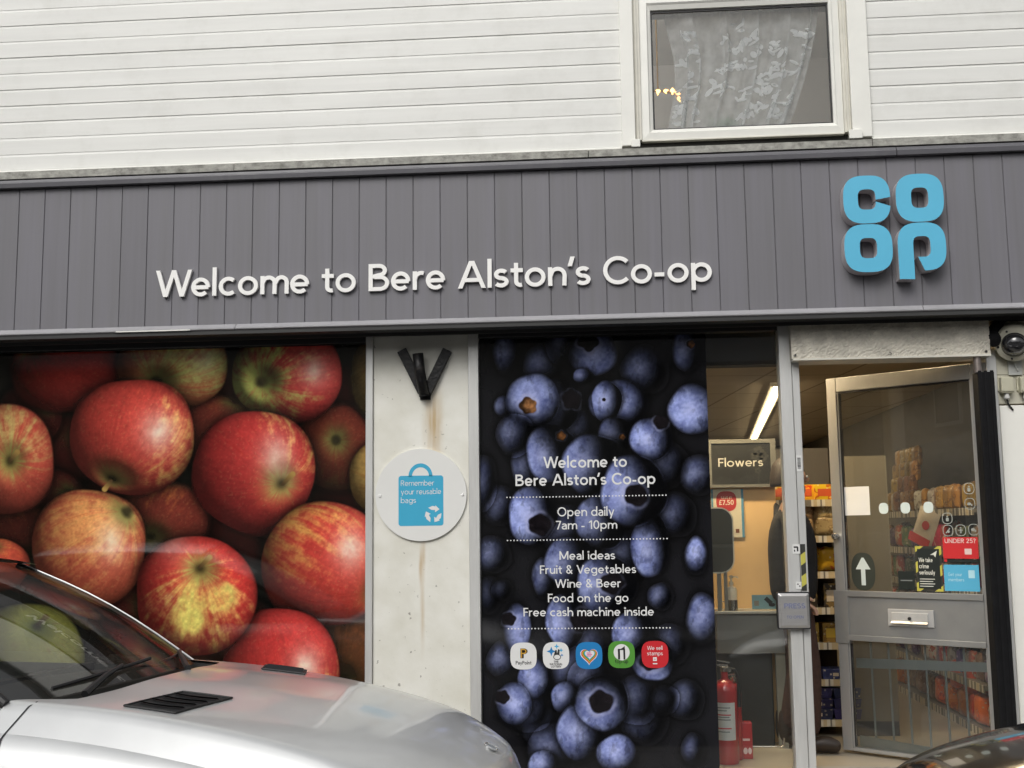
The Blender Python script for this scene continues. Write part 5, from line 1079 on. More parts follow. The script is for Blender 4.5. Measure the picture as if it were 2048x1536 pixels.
def pmat(name, c1, c2, sc=9):
    if name in MATS: return MATS[name]
    m, t, p = new_mat(name); tc = N(t,'ShaderNodeTexCoord'); oi = N(t,'ShaderNodeObjectInfo')
    va = N(t,'ShaderNodeVectorMath', operation='ADD'); t.links.new(tc.outputs['Object'], va.inputs[0]); sc_ = N(t,'ShaderNodeMath', operation='MULTIPLY'); sc_.inputs[1].default_value = 37.0; t.links.new(oi.outputs['Random'], sc_.inputs[0]); t.links.new(sc_.outputs[0], va.inputs[1])
    nz = N(t,'ShaderNodeTexNoise', Scale=sc*2.2, Detail=3.0); t.links.new(va.outputs[0], nz.inputs['Vector'])
    r_ = N(t,'ShaderNodeValToRGB'); r_.color_ramp.interpolation = 'CONSTANT'; r_.color_ramp.elements[0].color = (*c1,1); r_.color_ramp.elements[1].color = (*c2,1); r_.color_ramp.elements[1].position = .54
    e = r_.color_ramp.elements.new(.62); e.color = (*[min(1,(a+b)*.7) for a,b in zip(c1,c2)],1)
    t.links.new(nz.outputs[0], r_.inputs[0])
    vo = N(t,'ShaderNodeTexVoronoi', Scale=30.0); vo.distance = 'CHEBYCHEV'; t.links.new(va.outputs[0], vo.inputs['Vector'])          # small print and pictures on the pack
    g = N(t,'ShaderNodeMath', operation='LESS_THAN'); g.inputs[1].default_value = .16; t.links.new(vo.outputs['Distance'], g.inputs[0])
    mxp = N(t,'ShaderNodeMixRGB'); fa = N(t,'ShaderNodeMath', operation='MULTIPLY'); fa.inputs[1].default_value = .7; t.links.new(g.outputs[0], fa.inputs[0]); t.links.new(fa.outputs[0], mxp.inputs['Fac']); t.links.new(r_.outputs[0], mxp.inputs['Color1']); mxp.inputs['Color2'].default_value = (.62,.55,.42,1)
    hv = N(t,'ShaderNodeHueSaturation'); h1 = N(t,'ShaderNodeMapRange'); h1.inputs['To Min'].default_value = .475; h1.inputs['To Max'].default_value = .525; t.links.new(oi.outputs['Random'], h1.inputs['Value']); t.links.new(h1.outputs[0], hv.inputs['Hue'])
    v1 = N(t,'ShaderNodeMapRange'); v1.inputs['To Min'].default_value = .55; v1.inputs['To Max'].default_value = 1.25; fr_ = N(t,'ShaderNodeMath', operation='FRACT'); t.links.new(sc_.outputs[0], fr_.inputs[0]); t.links.new(fr_.outputs[0], v1.inputs['Value']); t.links.new(v1.outputs[0], hv.inputs['Value'])
    t.links.new(mxp.outputs[0], hv.inputs['Color']); t.links.new(hv.outputs[0], p.inputs['Base Color']); p.inputs['Roughness'].default_value = .28; return m
KIND = {}
def goods(kind, loc, rotz, label, group):
    name, cat, build = KIND[kind]['def']
    if 'first' not in KIND[kind]:
        KIND[kind]['first'] = tag(build(), label, cat, group); o = KIND[kind]['first']; o.location = loc; o.rotation_euler = (0,0,rotz)
    else: o = copy_tree(KIND[kind]['first'], loc, rotz, label)
    o['group'] = group; return o
def pk(w_, h_, d_, m, seed): return lambda: packet_mesh(w_,h_,d_,seed).build('snack_packet', m, smooth=True)
def bx(w_, h_, d_, m, m2):
    def f():
        mb = MB(); mb.box(-w_/2,w_/2,-d_/2,d_/2,0,h_,0); mb.box(-w_*.36,w_*.36,-d_/2-.0012,-d_/2-.0006,h_*.25,h_*.72,1); return mb.build('carton', [m,m2], bevel=.002)
    return f
def tray(m, m2):
    def f():
        mb = MB(); mb.add([(-.075,-.07,0),(.075,-.07,0),(.075,.07,0),(-.075,.07,0),(-.085,-.08,.062),(.085,-.08,.062),(.085,.08,.062),(-.085,.08,.062)], [(0,3,2,1),(4,5,6,7),(0,1,5,4),(1,2,6,5),(2,3,7,6),(3,0,4,7)]); mb.box(-.02,.015,-.0790,-.0770,.02,.04,1); return mb.build('tray', [m,m2], bevel=.003)
    return f
gold = pmat('pk_gold', (.40,.22,.06), (.20,.10,.03)); brown = pmat('pk_brown', (.22,.13,.07), (.34,.24,.15)); yel = pmat('pk_yellow', (.62,.36,.02), (.45,.08,.01)); clear = pmat('pk_bread', (.40,.27,.15), (.25,.15,.08), 14)
redp = pmat('pk_red', (.42,.03,.03), (.60,.50,.42), 6); orng = pmat('pk_orange', (.80,.16,.03), (.62,.08,.02)); bluep = pmat('pk_blue', (.030,.036,.11), (.05,.06,.16)); purp = pmat('pk_purple', (.08,.03,.14), (.3,.2,.3)); grn = pmat('pk_green', (.10,.16,.06), (.24,.22,.12)); darkp = pmat('pk_dark', (.045,.035,.03), (.22,.12,.05)); whp = pmat('pk_white', (.5,.46,.4), (.25,.2,.18))
lbl = mat('pack_label', (.55,.48,.38), .5)
for k,d in {'ycarton':('carton','carton',bx(.15,.10,.10,yel,mat('pack_red',(.5,.08,.02),.5))),'bread':('bread_packet','packet',pk(.17,.135,.12,clear,1)),'ybag':('snack_packet','packet',pk(.13,.155,.10,yel,2)),'dbox':('carton','carton',bx(.11,.15,.10,darkp,lbl)),
            'oybox':('carton','carton',bx(.13,.12,.10,gold,mat('pack_yellow',(.6,.4,.05),.5))),'punnet':('tray','tray',tray(bluep,lbl)),'pcarton':('carton','carton',bx(.09,.13,.10,purp,lbl)),
            'gold':('snack_packet','packet',pk(.14,.16,.07,gold,3)),'brown':('snack_packet','packet',pk(.13,.17,.07,brown,4)),'red':('snack_packet','packet',pk(.13,.17,.06,redp,5)),'orange':('snack_packet','packet',pk(.17,.19,.11,orng,6)),'green':('snack_packet','packet',pk(.12,.16,.06,grn,7)),'purple':('snack_packet','packet',pk(.12,.15,.06,purp,8)),'white':('snack_packet','packet',pk(.12,.15,.06,whp,9))}.items(): KIND[k] = {'def': d}
rg = random.Random(21)
rows = (('ycarton','yellow carton on the top shelf facing the door'),('bread','bread packet in clear wrap on the second shelf facing the door'),('ybag','yellow snack bag on the third shelf facing the door'),('dbox','dark carton on the fourth shelf facing the door'),('oybox','orange carton on the fifth shelf facing the door'),('punnet','blue tray on the sixth shelf facing the door'))
for z,(kd,lab) in zip(SHZ, rows):
    for i in range(4):
        x = 4.20+.155*i+rg.uniform(-.01,.01)
        for lev in range(2 if kd in ('bread',) else 1):
            goods(kd, (x, 1.385+rg.uniform(-.01,.02), z+.001+lev*.095), rg.uniform(-.06,.06), lab, lab.split(' on ')[0]+'s in a row on the shelves')
for k in range(3):
    for i in range(4): goods('punnet', (4.21+.172*i, 1.39, SHZ[6]+.001+k*.064), rg.uniform(-.02,.02), 'blue tray in the stacks on the bottom shelf facing the door', 'blue trays stacked on the bottom shelf')
for i in range(2): goods('pcarton', (4.45+.12*i-.2, 1.50, SHZ[0]+.001), 0, 'purple carton behind the yellow cartons on the top shelf', 'purple cartons on the top shelf')
ORD = ('top','second','third','fourth','fifth','lowest'); COLN = {'gold':'gold','brown':'brown','red':'red','orange':'bright orange','green':'greenish','purple':'purple','white':'pale','dbox':'dark'}
MIX = (('gold','gold','brown','gold','white'),('purple','brown','white','red','green'),('gold','red','gold','white','green'),('green','red','white','gold','brown'),('white','purple','brown','red','white'),('brown','orange','gold','white'))
for ri, z in enumerate(RZ):
    for i in range(16):
        y = 1.27+.155*i; kd = rg.choice(MIX[ri])
        if ri == 5 and i in (2,3,5): kd = 'orange'
        for dep in range(1 if i % 3 else 2):
            lab = COLN[kd]+(' snack packet on the %s shelf of the right-hand racking' % ORD[ri]) if not dep else COLN[kd]+(' snack packet behind the front row on the %s shelf of the right-hand racking' % ORD[ri])
            goods(kd, (RSX+.07+.11*dep+rg.uniform(-.015,.02), y+rg.uniform(-.02,.02), z+.001+.02*dep), -PI/2+rg.uniform(-.35,.35), lab, lab.split(' on ')[0]+'s on the right-hand racking')
for i in range(2): goods('orange', (RSX+.07, 1.62+.30*i, RZ[5]+.15), -PI/2+rg.uniform(-.4,.4), 'bright orange snack bag heaped above the lowest shelf', 'heaped orange snack bags')
for lev in range(3):
    for i in range(4): goods('gold', (RSX+.10+.02*lev, 2.95+.17*i, RZ[0]+.12+.11*lev), -PI/2+rg.uniform(-.3,.3), 'gold snack packet heaped at the far end of the top shelf', 'heaped gold packets')
SPk = packet_mesh(.17,.25,.05,12).build('snack_packet', mat('packet_cream', (.52,.45,.36), .4), smooth=True)
tag(SPk, 'cream and red packet hanging tilted in front of the racking', 'packet'); SPk.location = (5.33,1.75,1.235); SPk.rotation_euler = (0,R(24),R(-55))
q = MB(); q.box(-.085,.085,-.030,-.0285,.01,.07); q.flat(ellipse(.02,.15,.03,.03,16), -.031); q.build('red_band', mat('pack_red2', (.45,.04,.04), .5), SPk)

# ------------------------------------------------------------------ the person just inside the door, turned to the right
def skinned(name, chains, m, parent, sub=2, root=0):
    vs, es, rs, idx = [], [], [], {}
    for ch in chains:
        prev = None
        for (key, p, r_) in ch:
            if key in idx: i = idx[key]
            else: i = len(vs); idx[key] = i; vs.append(p); rs.append(r_)
            if prev is not None and prev != i: es.append((prev, i))
            prev = i
    me = bpy.data.meshes.new(name); me.from_pydata(vs, es, []); o = bpy.data.objects.new(name, me); COL.objects.link(o); o.parent = parent; me.materials.append(m)
    md = o.modifiers.new('skin', 'SKIN'); md.use_smooth_shade = True
    lay_ = me.skin_vertices[0].data
    for i, r_ in enumerate(rs): lay_[i].radius = r_ if isinstance(r_, tuple) else (r_, r_)
    lay_[root].use_root = True
    s2 = o.modifiers.new('sub', 'SUBSURF'); s2.levels = sub; s2.render_levels = sub
    return o
px_, _ = at(1587, 1150, .86)
PE = thing('person', 'person in a black coat, brown trousers and dark boots behind the door post', 'person', (px_, .86, .085))
skin = mat('skin', (.48,.29,.21), .5, noise=(20,.06)); coat = mat('coat_black', (.010,.010,.012), .8, noise=(30,.3), bump=(90,.3)); trs = mat('trousers_brown', (.055,.026,.018), .85, noise=(40,.25), bump=(120,.3)); boot = mat('boot_brown', (.028,.018,.012), .5, noise=(20,.3)); hairm = mat('hair_dark', (.03,.02,.015), .6, noise=(60,.5))
V = lambda x,y,z: (x,y,z)
ch = [[('pel',V(0,0,.88),(.085,.12)),('wai',V(0,0,1.02),(.075,.11)),('che',V(.0,0,1.20),(.09,.13)),('nkb',V(-.005,0,1.38),(.06,.07)),('nk',V(.01,0,1.43),(.045,.045)),('hd1',V(.025,0,1.50),(.065,.06)),('hd2',V(.02,0,1.58),(.088,.072)),('hd3',V(.012,0,1.64),(.06,.055))],
      [('hd1',0,0),('chin',V(.085,0,1.475),(.025,.03))], [('hd2',0,0),('nose',V(.118,0,1.555),(.012,.012))]]
for sg in (-1,1):
    k = str(sg); fw = .05*sg
    ch.append([('pel',0,0),('hip'+k,V(0,.09*sg,.84),.085),('kne'+k,V(.03-fw*.5,.095*sg,.46),.056),('ank'+k,V(-.02-fw,.095*sg,.08),.03),('toe'+k,V(.10-fw,.10*sg,.035),(.018,.018))])
    hx = -.03 if sg < 0 else -.02
    ch.append([('nkb',0,0),('sho'+k,V(-.01,.17*sg,1.34),.055),('elb'+k,V(-.03,.215*sg,1.07),.042),('wri'+k,V(hx,.20*sg,.90),.028),('plm'+k,V(hx+.045,.195*sg,.865),(.034,.018))])
    for q_,(dy,L) in enumerate(((-.024,.055),(-.008,.068),(.008,.064),(.022,.050))):
        b = V(hx+.075,.195*sg+dy,.845); m_ = V(hx+.075+L*.6,.195*sg+dy*1.1,.815); e_ = V(hx+.070+L*.8,.195*sg+dy*1.1,.78)
        ch.append([('plm'+k,0,0),('f%d'%q_+k,b,.009),('g%d'%q_+k,m_,.008),('h%d'%q_+k,e_,.007)])
    ch.append([('plm'+k,0,0),('t'+k,V(hx+.06,.195*sg-.03,.885),.011),('u'+k,V(hx+.10,.195*sg-.038,.865),.009)])
skinned('body', ch, skin, PE)
ct = [[('pel',V(-.005,0,.80),(.125,.155)),('wai',V(0,0,1.0),(.115,.15)),('che',V(.0,0,1.20),(.12,.165)),('nkb',V(-.01,0,1.36),(.075,.10)),('col',V(.0,0,1.42),(.062,.062))]]
for sg in (-1,1):
    k = str(sg); hx = -.03 if sg < 0 else -.02
    ct.append([('nkb',0,0),('sho'+k,V(-.01,.17*sg,1.33),.078),('elb'+k,V(-.03,.218*sg,1.07),.066),('wri'+k,V(hx-.012,.20*sg,.905),.046)])
skinned('coat', ct, coat, PE)
tt = [[('pel',V(0,0,.86),(.105,.135)),('wai',V(0,0,.98),(.09,.125))]]
for sg in (-1,1):
    k = str(sg); fw = .05*sg; tt.append([('pel',0,0),('hip'+k,V(0,.09*sg,.78),.098),('kne'+k,V(.03-fw*.5,.095*sg,.46),.072),('ank'+k,V(-.015-fw,.095*sg,.085),.068)])
skinned('trousers', tt, trs, PE)
for sg in (-1,1):
    fw = .05*sg; skinned('boot', [[('a',V(-.02-fw,.095*sg,.24),.054),('b',V(-.025-fw,.095*sg,.09),.060),('c',V(-.03-fw,.095*sg,.048),(.05,.045)),('d',V(.06-fw,.10*sg,.060),(.050,.056)),('e',V(.16-fw,.105*sg,.036),(.045,.034))]], boot, PE)
hr = MB(); hr.grid(lambda u,v: ((-.012+.100*math.cos(2*PI*u)*math.sin(.1+1.6*v)*(1.0 if math.cos(2*PI*u) < .3 else 1.0-.25*max(0,v-.35))), .090*math.sin(2*PI*u)*math.sin(.1+1.6*v), 1.585+.110*math.cos(.1+1.6*v)-(.10*max(0,v-.5) if math.cos(2*PI*u) < .3 else 0)), 28, 14); hr.build('hair', hairm, PE, smooth=True, solid=.008)
for sg in (-1,1): MB().lathe([(.0,-.008),(.006,-.005),(.008,0),(.006,.005),(.0,.008)], (.098,.030*sg,1.575), (1,0,0), 10).build('eye', mat('eye_white', (.6,.6,.58), .2), PE, smooth=True)
# ------------------------------------------------------------------ cars
def car_paint(name, col, metal, rough, fl=.05, coat=.8, crough=.04):
    m, t, p = new_mat(name); p.inputs['Metallic'].default_value = metal; p.inputs['Roughness'].default_value = rough; p.inputs['Coat Weight'].default_value = coat; p.inputs['Coat Roughness'].default_value = crough
    tc = N(t,'ShaderNodeTexCoord'); nz = N(t,'ShaderNodeTexNoise', Scale=5.0, Detail=8.0, Roughness=.7); t.links.new(tc.outputs['Object'], nz.inputs['Vector'])
    mr = N(t,'ShaderNodeMapRange'); mr.inputs['To Min'].default_value = 1-fl; mr.inputs['To Max'].default_value = 1+fl; t.links.new(nz.outputs[0], mr.inputs['Value'])
    hv = N(t,'ShaderNodeHueSaturation'); hv.inputs['Color'].default_value = (*col,1); t.links.new(mr.outputs[0], hv.inputs['Value']); t.links.new(hv.outputs[0], p.inputs['Base Color'])
    rr = N(t,'ShaderNodeMapRange'); rr.inputs['To Min'].default_value = rough*.8; rr.inputs['To Max'].default_value = rough*1.25; t.links.new(nz.outputs[0], rr.inputs['Value']); t.links.new(rr.outputs[0], p.inputs['Roughness'])
    return m
def lerp_tab(T, x):
    if x <= T[0][0]: return T[0][1]
    for (a,b),(c,d) in zip(T, T[1:]):
        if x <= c: t_ = (x-a)/(c-a); return b+(d-b)*t_
    return T[-1][1]
def smooth_tab(T):
    """monotone smooth interpolation through table points"""
    xs = np.linspace(T[0][0], T[-1][0], 200); ys = np.array([lerp_tab(T, x) for x in xs])
    for _ in range(3):
        k = 9; pad = np.concatenate([2*ys[0]-ys[k:0:-1], ys, 2*ys[-1]-ys[-2:-k-2:-1]]); ys = np.convolve(pad, np.ones(2*k+1)/(2*k+1), 'valid')
    return lambda x: float(np.interp(x, xs, ys))
def make_car(name, label, loc, rotz, paint, hood, groups=None, wscreen=(.50,.52,.48), vents=True, scale=1.0, road=-.12):
    """local x forward with the nose at 0, z = 0 at pavement level"""
    T = thing(name, label, 'car', loc, rotz); T.scale = (scale,)*3; gnd = (road-loc[2])/scale
    zf = smooth_tab(hood); zcowl = zf(-1.25)
    wh = lambda x: .640-.04*max(0,(x+.9))**2*1.5
    XN = lambda v: -.40*abs(v)**2.6
    xr = lambda v: -1.135-.13*v*v-.15*float(sst(.74,.86,np.float64(abs(v))))
    def htop(u, v):
        x = xr(v)+(XN(v)-xr(v))*(1-(1-u)**1.5); y = v*wh(x)
        z = zf(x-XN(v)*.75)-(.014*abs(v)**2+max(0,abs(v)-.885)*.62)+.010*math.exp(-(v/.42)**4)*min(1,max(0,(-x-.12)/.3))
        return (x, y, z)
    H = MB().grid(lambda u,v: htop(u, 2*v-1), 40, 81)
    H.build('bonnet', paint, T, smooth=True)
    # skirt: flanks and bumper hang from the bonnet edge and the waistline
    bel = lambda x: zf(-1.37)-.090+.02*min(1,max(0,(-x-1.37)/1.5))
    path = [(-x_, -.640+.03*max(0,(x_-3.5)), bel(-x_)) for x_ in np.linspace(4.25,1.43,14)]
    path += [(*htop(u,-1)[:2], htop(u,-1)[2]) for u in np.linspace(0,1,16)] + [htop(1,v) for v in np.linspace(-1,1,33)[1:-1]] + [htop(u,1) for u in np.linspace(1,0,16)] + [(x,-y,z) for x,y,z in reversed(path)]
    n = len(path); prof = [(0,0,0),(.018,-.012,0),(.045,-.05,0),(.072,-.115,0),(.085,-.195,0),(.080,-.202,0),(.088,-.30,0),(.070,-.48,1),(.03,0,2)]
    gx = -1.418
    def skirt(ids, nm, m, inner=False):
        mb = MB(); P = []; pf = ([(-.10,.045,0)]+prof) if inner else prof
        for i in ids:
            a, b, c = path[max(i-1,0)], path[i], path[min(i+1,n-1)]; tx_, ty_ = c[0]-a[0], c[1]-a[1]; l = math.hypot(tx_, ty_) or 1; nx_, ny_ = ty_/l, -tx_/l
            front = min(1, max(0, (b[0]+.55)/.45)); row = []
            for (o_, dz, f_) in pf:
                z = b[2]+dz*(1-.25*front) if f_ == 0 else (max(gnd+.28, b[2]+dz) if f_ == 1 else gnd+.14); row.append((b[0]+nx_*o_*(1-.35*front), b[1]+ny_*o_*(1-.35*front), z))
            P.append(row)
        k = len(pf); mb.add([p_ for r_ in P for p_ in r_], [(i*k+j, i*k+j+1, (i+1)*k+j+1, (i+1)*k+j) for i in range(len(P)-1) for j in range(k-1)]); return mb.build(nm, m, T, smooth=True)
    fr_ids = [i for i in range(n) if path[i][0] > gx]; ln = [i for i in range(n) if path[i][0] <= gx and path[i][1] < 0]; rn = [i for i in range(n) if path[i][0] <= gx and path[i][1] > 0]
    def shrink(o, ends):
        pass
    skirt(fr_ids, 'front_wing', paint)
    dn = skirt(ln+[fr_ids[0]], 'flank', paint, True); skirt([fr_ids[-1]]+rn, 'flank', paint, True)
    # door shut line: down the flank from the shoulder crease
    for sg in (-1,1):
        us = .050; pts = [htop(us, sg*v_) for v_ in (.86,.90,.95,1.0)]; b = htop(us, sg)
        pts = [(x,y,z+.002) for x,y,z in pts]+[(b[0]+.006*j_, b[1]+sg*(o_+.003), b[2]+dz+.001) for j_,(o_,dz,f_) in enumerate(prof[1:8])]; m_ = len(pts)
        mb = MB(); mb.add([(x-.003,y,z) for x,y,z in pts]+[(x+.003,y,z) for x,y,z in pts], [(q,q+1,m_+q+1,m_+q) for q in range(m_-1)]); mb.build('shut_line', black, T)
    # tail and waist cover
    mb = MB(); tz = bel(-4.25); mb.grid(lambda u,v: (-2.95-1.30*u, (2*v-1)*.63, bel(-3.)+.02-.06*abs(2*v-1)**2.5-.02*u), 10, 17); mb.add([(-4.25,-.63,tz),(-4.25,.63,tz),(-4.33,.55,.15),(-4.33,-.55,.15)], [(0,1,2,3)]); mb.build('boot_lid', paint, T, smooth=True)
    MB().box(-4.1,-.35,-.60,.60,gnd+.2,gnd+.24).build('underbody', black, T)
    # cowl, windscreen, pillars, roof, windows
    zb = zcowl
    wb = lambda v: (-1.185-.18*v*v, .565*v, zb+.005-.035*v*v); wt = lambda v: (-2.02-.10*v*v, .50*v, zb+.405-.045*v*v)
    scr = MB().grid(lambda u,v: tuple(np.array(wb(2*v-1))*(1-u)+np.array(wt(2*v-1))*u+np.array((.02,0,.035))*math.sin(PI*u)*1.0), 16, 25)
    scr.build('windscreen', glass('screen_glass_'+name, wscreen, .13, dirt=.012), T, smooth=True)
    cw = MB().grid(lambda u,v: tuple((np.array(wb(2*v-1))-np.array((.03,0,.012)))*(1-u)+(np.array(htop(0,(2*v-1)*.86))+np.array((.012,0,-.010)))*u-np.array((0,0,.022))*math.sin(PI*u)), 6, 25); cw.build('scuttle', mat('scuttle_black', (.018,.018,.018), .6, noise=(30,.3)), T, smooth=True)
    for sg in (-1,1):
        pth = [tuple(np.array(wb(sg))*(1-u)+np.array(wt(sg))*u+np.array((.012,0,.030))*math.sin(PI*u)+np.array((0,sg*.012,-.004))) for u in np.linspace(.03 if sg < 0 else -.04,1,9)]
        MB().tube(pth, .012, 8).build('pillar', black, T, smooth=True)
        if sg > 0: MB().tube([(x+.004,y-sg*.004,z+.012) for x,y,z in pth], .0035, 6).build('screen_seal', mat('seal_trim', (.4,.4,.4), .35, metal=.6), T, smooth=True)
        gq = MB(); a0, a1 = np.array((-1.55,sg*.60,zb-.05)), np.array((-2.95,sg*.61,zb-.03)); b1, b0 = np.array((-2.85,sg*.515,zb+.36)), np.array((-2.10,sg*.52,zb+.37)); gq.quad(a0,a1,b1,b0); gq.build('side_window', glass('side_glass_'+name, (.70,.74,.70), 1.0), T)
    MB().grid(lambda u,v: (-2.03-.95*u, (2*v-1)*.51, zb+.405-.045*(2*v-1)**2+.02*math.sin(PI*u)), 8, 13).build('roof', paint, T, smooth=True)
    rw = MB(); rw.grid(lambda u,v: (-2.98-.55*u, (2*v-1)*(.51+.08*u), zb+.405-.37*u-.045*(2*v-1)**2), 6, 9); rw.build('rear_window', glass('side_glass_'+name), T, smooth=True)
    # cabin
    MB().grid(lambda u,v: (-1.30-.50*u, (2*v-1)*.56, zb-.045+.03*math.sin(PI*u)-.03*(2*v-1)**2), 6, 9).box(-1.82,-1.78,-.55,.55,zb-.35,zb-.03).build('dashboard', mat('dash_black', (.025,.025,.027), .7, noise=(20,.2)), T, smooth=True)
    for sg in (-1,1):
        s_ = MB().box(-2.62,-2.48,sg*.30-.19,sg*.30+.19,zb-.45,zb+.02).build('seat', mat('seat_grey', (.03,.03,.032), .8), T, bevel=.05); MB().box(-2.64,-2.55,sg*.30-.11,sg*.30+.11,zb+.06,zb+.21).build('head_rest', mat('seat_grey', (.03,.03,.032), .8), s_, bevel=.035)
    sw_ = MB(); sw_.tube([(-1.98+.06*math.sin(a),-.30+.17*math.cos(a),zb-.02+.17*math.sin(a)) for a in np.linspace(0,2*PI,25)], .014, 8, caps=False); sw_.build('steering_wheel', mat('dash_black', (.025,.025,.027)), T, smooth=True)
    # wipers
    for y0,y1,dx_ in ((-.44,-.02,.02),(.06,.50,.0)):
        P = []
        for k in range(9):
            v = (y0+(y1-y0)*k/8)/.565; q_ = np.array(wb(v)); P.append((q_[0]-.05-.012*k/8+dx_, q_[1], q_[2]+.024+.003*k))
        MB().tube(P, .006, 6).tube([(P[0][0]+.10,P[0][1]+.02,P[0][2]-.02),(P[3][0]+.03,P[3][1],P[3][2]-.0),(P[5][0],P[5][1],P[5][2]+.008)], [.013,.009,.006], 6).build('wiper', black, T, smooth=True)
    # lights, grille, bumper, wheels, mirrors
    lens = glass('lamp_glass', (.9,.92,.92), 2.0)
    for sg in (-1,1):
        def hl(u, v, o_=0.0):
            x = -.10-.36*u; q_ = htop(.0,0); y = sg*(.36+.20*u+.08*(v-.5)); e = math.sin(PI*min(1,max(0,u)))**.5*math.sin(PI*v)**.7
            vv = y/max(.1,wh(x)); zz = zf(x-XN(vv)*.75)-.050*abs(vv)**2.2; return (x+.02*e, y+sg*.01*e, zz-.235+.15*v+.018*e+o_)
        hd = MB().grid(lambda u,v: hl(u,v,.0), 14, 12).build('headlight', lens, T, smooth=True, solid=.004)
        MB().lathe([(.0,-.03),(.045,-.02),(.055,.01),(.050,.012),(.0,-.01)], (-.22,sg*.44,zf(-.22)-.20), (1,sg*.2,.1), 16).build('reflector', mat('lamp_chrome', (.7,.7,.7), .15, metal=.9), hd, smooth=True)
        MB().lathe([(.0,-.01),(.022,0),(.022,.02),(.0,.03)], (-.36,sg*.545,zf(-.36)-.22), (1,sg,.0), 12).build('indicator', mat('amber', (.75,.22,.03), .3), hd, smooth=True)
        mr_ = MB().lathe([(.0,-.05),(.06,-.045),(.085,0),(.07,.05),(.0,.08)], (-2.55,sg*.80,zb-.02), (1,0,0), 18).tube([(-2.49,sg*.62,zb-.06),(-2.53,sg*.75,zb-.03)], .02, 8); mr_.build('door_mirror', paint, T, smooth=True)
    gr = MB()
    for k in range(4): gr.box(-.012+.0,.006,-.30,.30,.30+.05*k,.318+.05*k)
    gr.box(-.05,-.03,-.30,.30,.28,.49); gr.build('grille', mat('grille_dark', (.03,.03,.03), .4), T)
    for x_ in (-.82,-3.45):
        for sg in (-1,1):
            wl = MB().lathe([(.20,-.09),(.28,-.10),(.295,-.075),(.30,0),(.295,.075),(.28,.10),(.20,.09)], (x_,sg*.57,gnd+.30), (0,1,0), 32).build('wheel', mat('tyre', (.02,.02,.02), .85), T, smooth=True)
            rmb = MB().lathe([(.0,sg*.085),(.06,sg*.09),(.07,sg*.07),(.19,sg*.08),(.205,sg*.095),(.205,-sg*.09)], (x_,sg*.57,gnd+.30), (0,1,0), 32)
            rmb.build('rim', mat('rim_alloy', (.5,.5,.5), .3, metal=.8), wl, smooth=True)
            MB().lathe([(.315,-.06),(.315,.085)], (x_,sg*.57,gnd+.30), (0,1,0), 32).build('wheel_arch', black, T)
    if vents:
        for sg in (-1,1):
            def pt(a, b, dz):            # a along the car, b outwards
                x = -1.035+.165*a+.078*(1-b); y = sg*(.300+.215*b); v = y/wh(x); u = 1-(1-min(1,max(0,(x-xr(v))/(XN(v)-xr(v)))))**(1/1.5)
                q_ = htop(u, v); return (x, y, q_[2]+dz)
            vb = MB(); vb.grid(lambda a,b: pt(a,b,.003), 12, 8, 0); vo = vb.build('bonnet_vent', mat('vent_black', (.012,.012,.013), .6), T)
            fm_ = MB(); ring_ = [(0,0),(1,0),(1,1),(0,1),(0,0)]; P = []
            for (a,b),(c,d) in zip(ring_, ring_[1:]):
                for k in range(8): P.append(pt(a+(c-a)*k/8, b+(d-b)*k/8, .004))
            P.append(P[0]); fm_.tube(P, .0035, 6, caps=False); fm_.build('surround', mat('vent_black', (.012,.012,.013)), vo, smooth=True)
            sl = MB()
            for k in range(1,5):
                sl.grid(lambda a_,b_: pt(.06+.88*a_, k/5-.03+.05*b_+.05*math.sin(PI*a_), .004+.008*b_), 8, 2)
            sl.build('slat', mat('vent_slat', (.02,.02,.022), .8, spec=.2), vo)
        q_ = htop(.90, .0); bd = MB().lathe([(.022,-.001),(.025,.004),(.022,.007),(.018,.004)], (0,0,0), (.45,0,1), 24); bd.lathe([(.0,.004),(.018,.004)], (0,0,0), (.45,0,1), 20, 1)
        bd.v = [(x+q_[0],y+q_[1],z+q_[2]+.002) for x,y,z in bd.v]; bd.build('badge', [mat('lamp_chrome', (.7,.7,.7)), mat('badge_grey', (.2,.22,.24), .3)], T, smooth=True)
    return T
silver = car_paint('silver_paint', (.60,.61,.61), .50, .38, .09, .7, .06)
HOOD = [(-1.6,.90),(-1.25,.885),(-.95,.870),(-.70,.845),(-.45,.805),(-.25,.762),(-.12,.722),(-.04,.685),(0,.640)]
make_car('silver_car', 'silver car with black bonnet vents parked in front of the apple print', (2.863,-1.741,-.194), R(-7), silver, HOOD, scale=1.15)
blackp = car_paint('black_car_paint', (.012,.012,.014), .0, .12)
HOOD2 = [(-1.6,.83),(-1.25,.81),(-.95,.785),(-.70,.755),(-.45,.70),(-.25,.655),(-.12,.615),(-.04,.575),(0,.52)]
make_car('black_car', 'glossy black car nosing in at the bottom right corner of the picture', (4.13,-2.15,-.05), PI, blackp, HOOD2, vents=False)

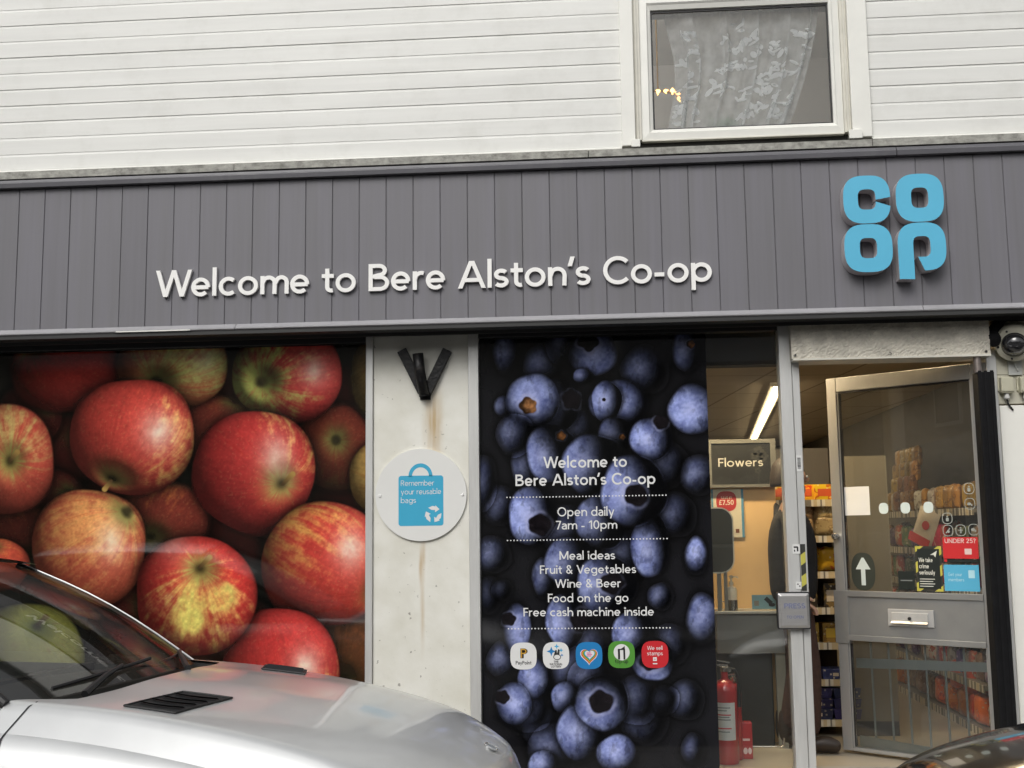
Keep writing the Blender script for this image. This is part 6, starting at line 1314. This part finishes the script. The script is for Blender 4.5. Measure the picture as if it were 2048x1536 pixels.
# ------------------------------------------------------------------ the other side of the street, seen only as reflections in glass and paint
stone, t, p = new_mat('rubble_stone'); tc = N(t,'ShaderNodeTexCoord'); vr = N(t,'ShaderNodeTexVoronoi', Scale=3.5); mp = N(t,'ShaderNodeMapping'); mp.inputs['Scale'].default_value = (1,1,2); t.links.new(tc.outputs['Object'], mp.inputs[0]); t.links.new(mp.outputs[0], vr.inputs['Vector'])
cr = N(t,'ShaderNodeValToRGB'); cr.color_ramp.elements[0].color = (.16,.15,.13,1); cr.color_ramp.elements[1].color = (.34,.31,.27,1); sp = N(t,'ShaderNodeSeparateColor'); t.links.new(vr.outputs['Color'], sp.inputs[0]); t.links.new(sp.outputs[0], cr.inputs[0]); t.links.new(cr.outputs[0], p.inputs['Base Color']); p.inputs['Roughness'].default_value = .9
rw_m = mat('far_render', (.60,.58,.52), .9, noise=(1.5,.1)); slate = mat('slate', (.09,.09,.10)); gls = mat('far_glass', (.03,.035,.04), .1)
def house(x0, x1, h, m, lab, fy=-20.5):
    o = thing('terraced_house', lab, 'house', ((x0+x1)/2,fy,0), group='houses across the street'); w_ = (x1-x0)/2
    MB().box(-w_,w_,-7,0,-.5,h).build('wall', m, o); MB().add([(-w_,.25,h),(w_,.25,h),(w_,-3.5,h+2.6),(-w_,-3.5,h+2.6),(-w_,-7.2,h),(w_,-7.2,h)], [(0,1,2,3),(3,2,5,4),(0,3,4),(1,5,2)]).build('roof', slate, o)
    for zz in (.9, 3.5):
        for k in (-.55,.55):
            f_ = MB().box(k*w_-.55,k*w_+.55,.001,.05,zz,zz+1.25).build('window', rw_m, o); MB().box(k*w_-.47,k*w_+.47,.051,.06,zz+.08,zz+1.17).build('pane', gls, f_)
    MB().box(-.45,.45,.001,.06,0,2.05).build('door', mat('far_door', (.05,.08,.10), .4), o)
house(-23,-9,6.2,stone,'stone house across the street, leftmost, behind the photographer', -9.5)
house(-19,-6,5.4,stone,'stone house across the street, behind and right of the leftmost one')
house(-5.9,3.6,5.8,rw_m,'pale rendered house across the street, behind the photographer')
house(3.7,13.5,5.2,stone,'stone house across the street, right of the pale house')
house(15.5,26,5.6,rw_m,'pale rendered house across the street, rightmost past the gap')
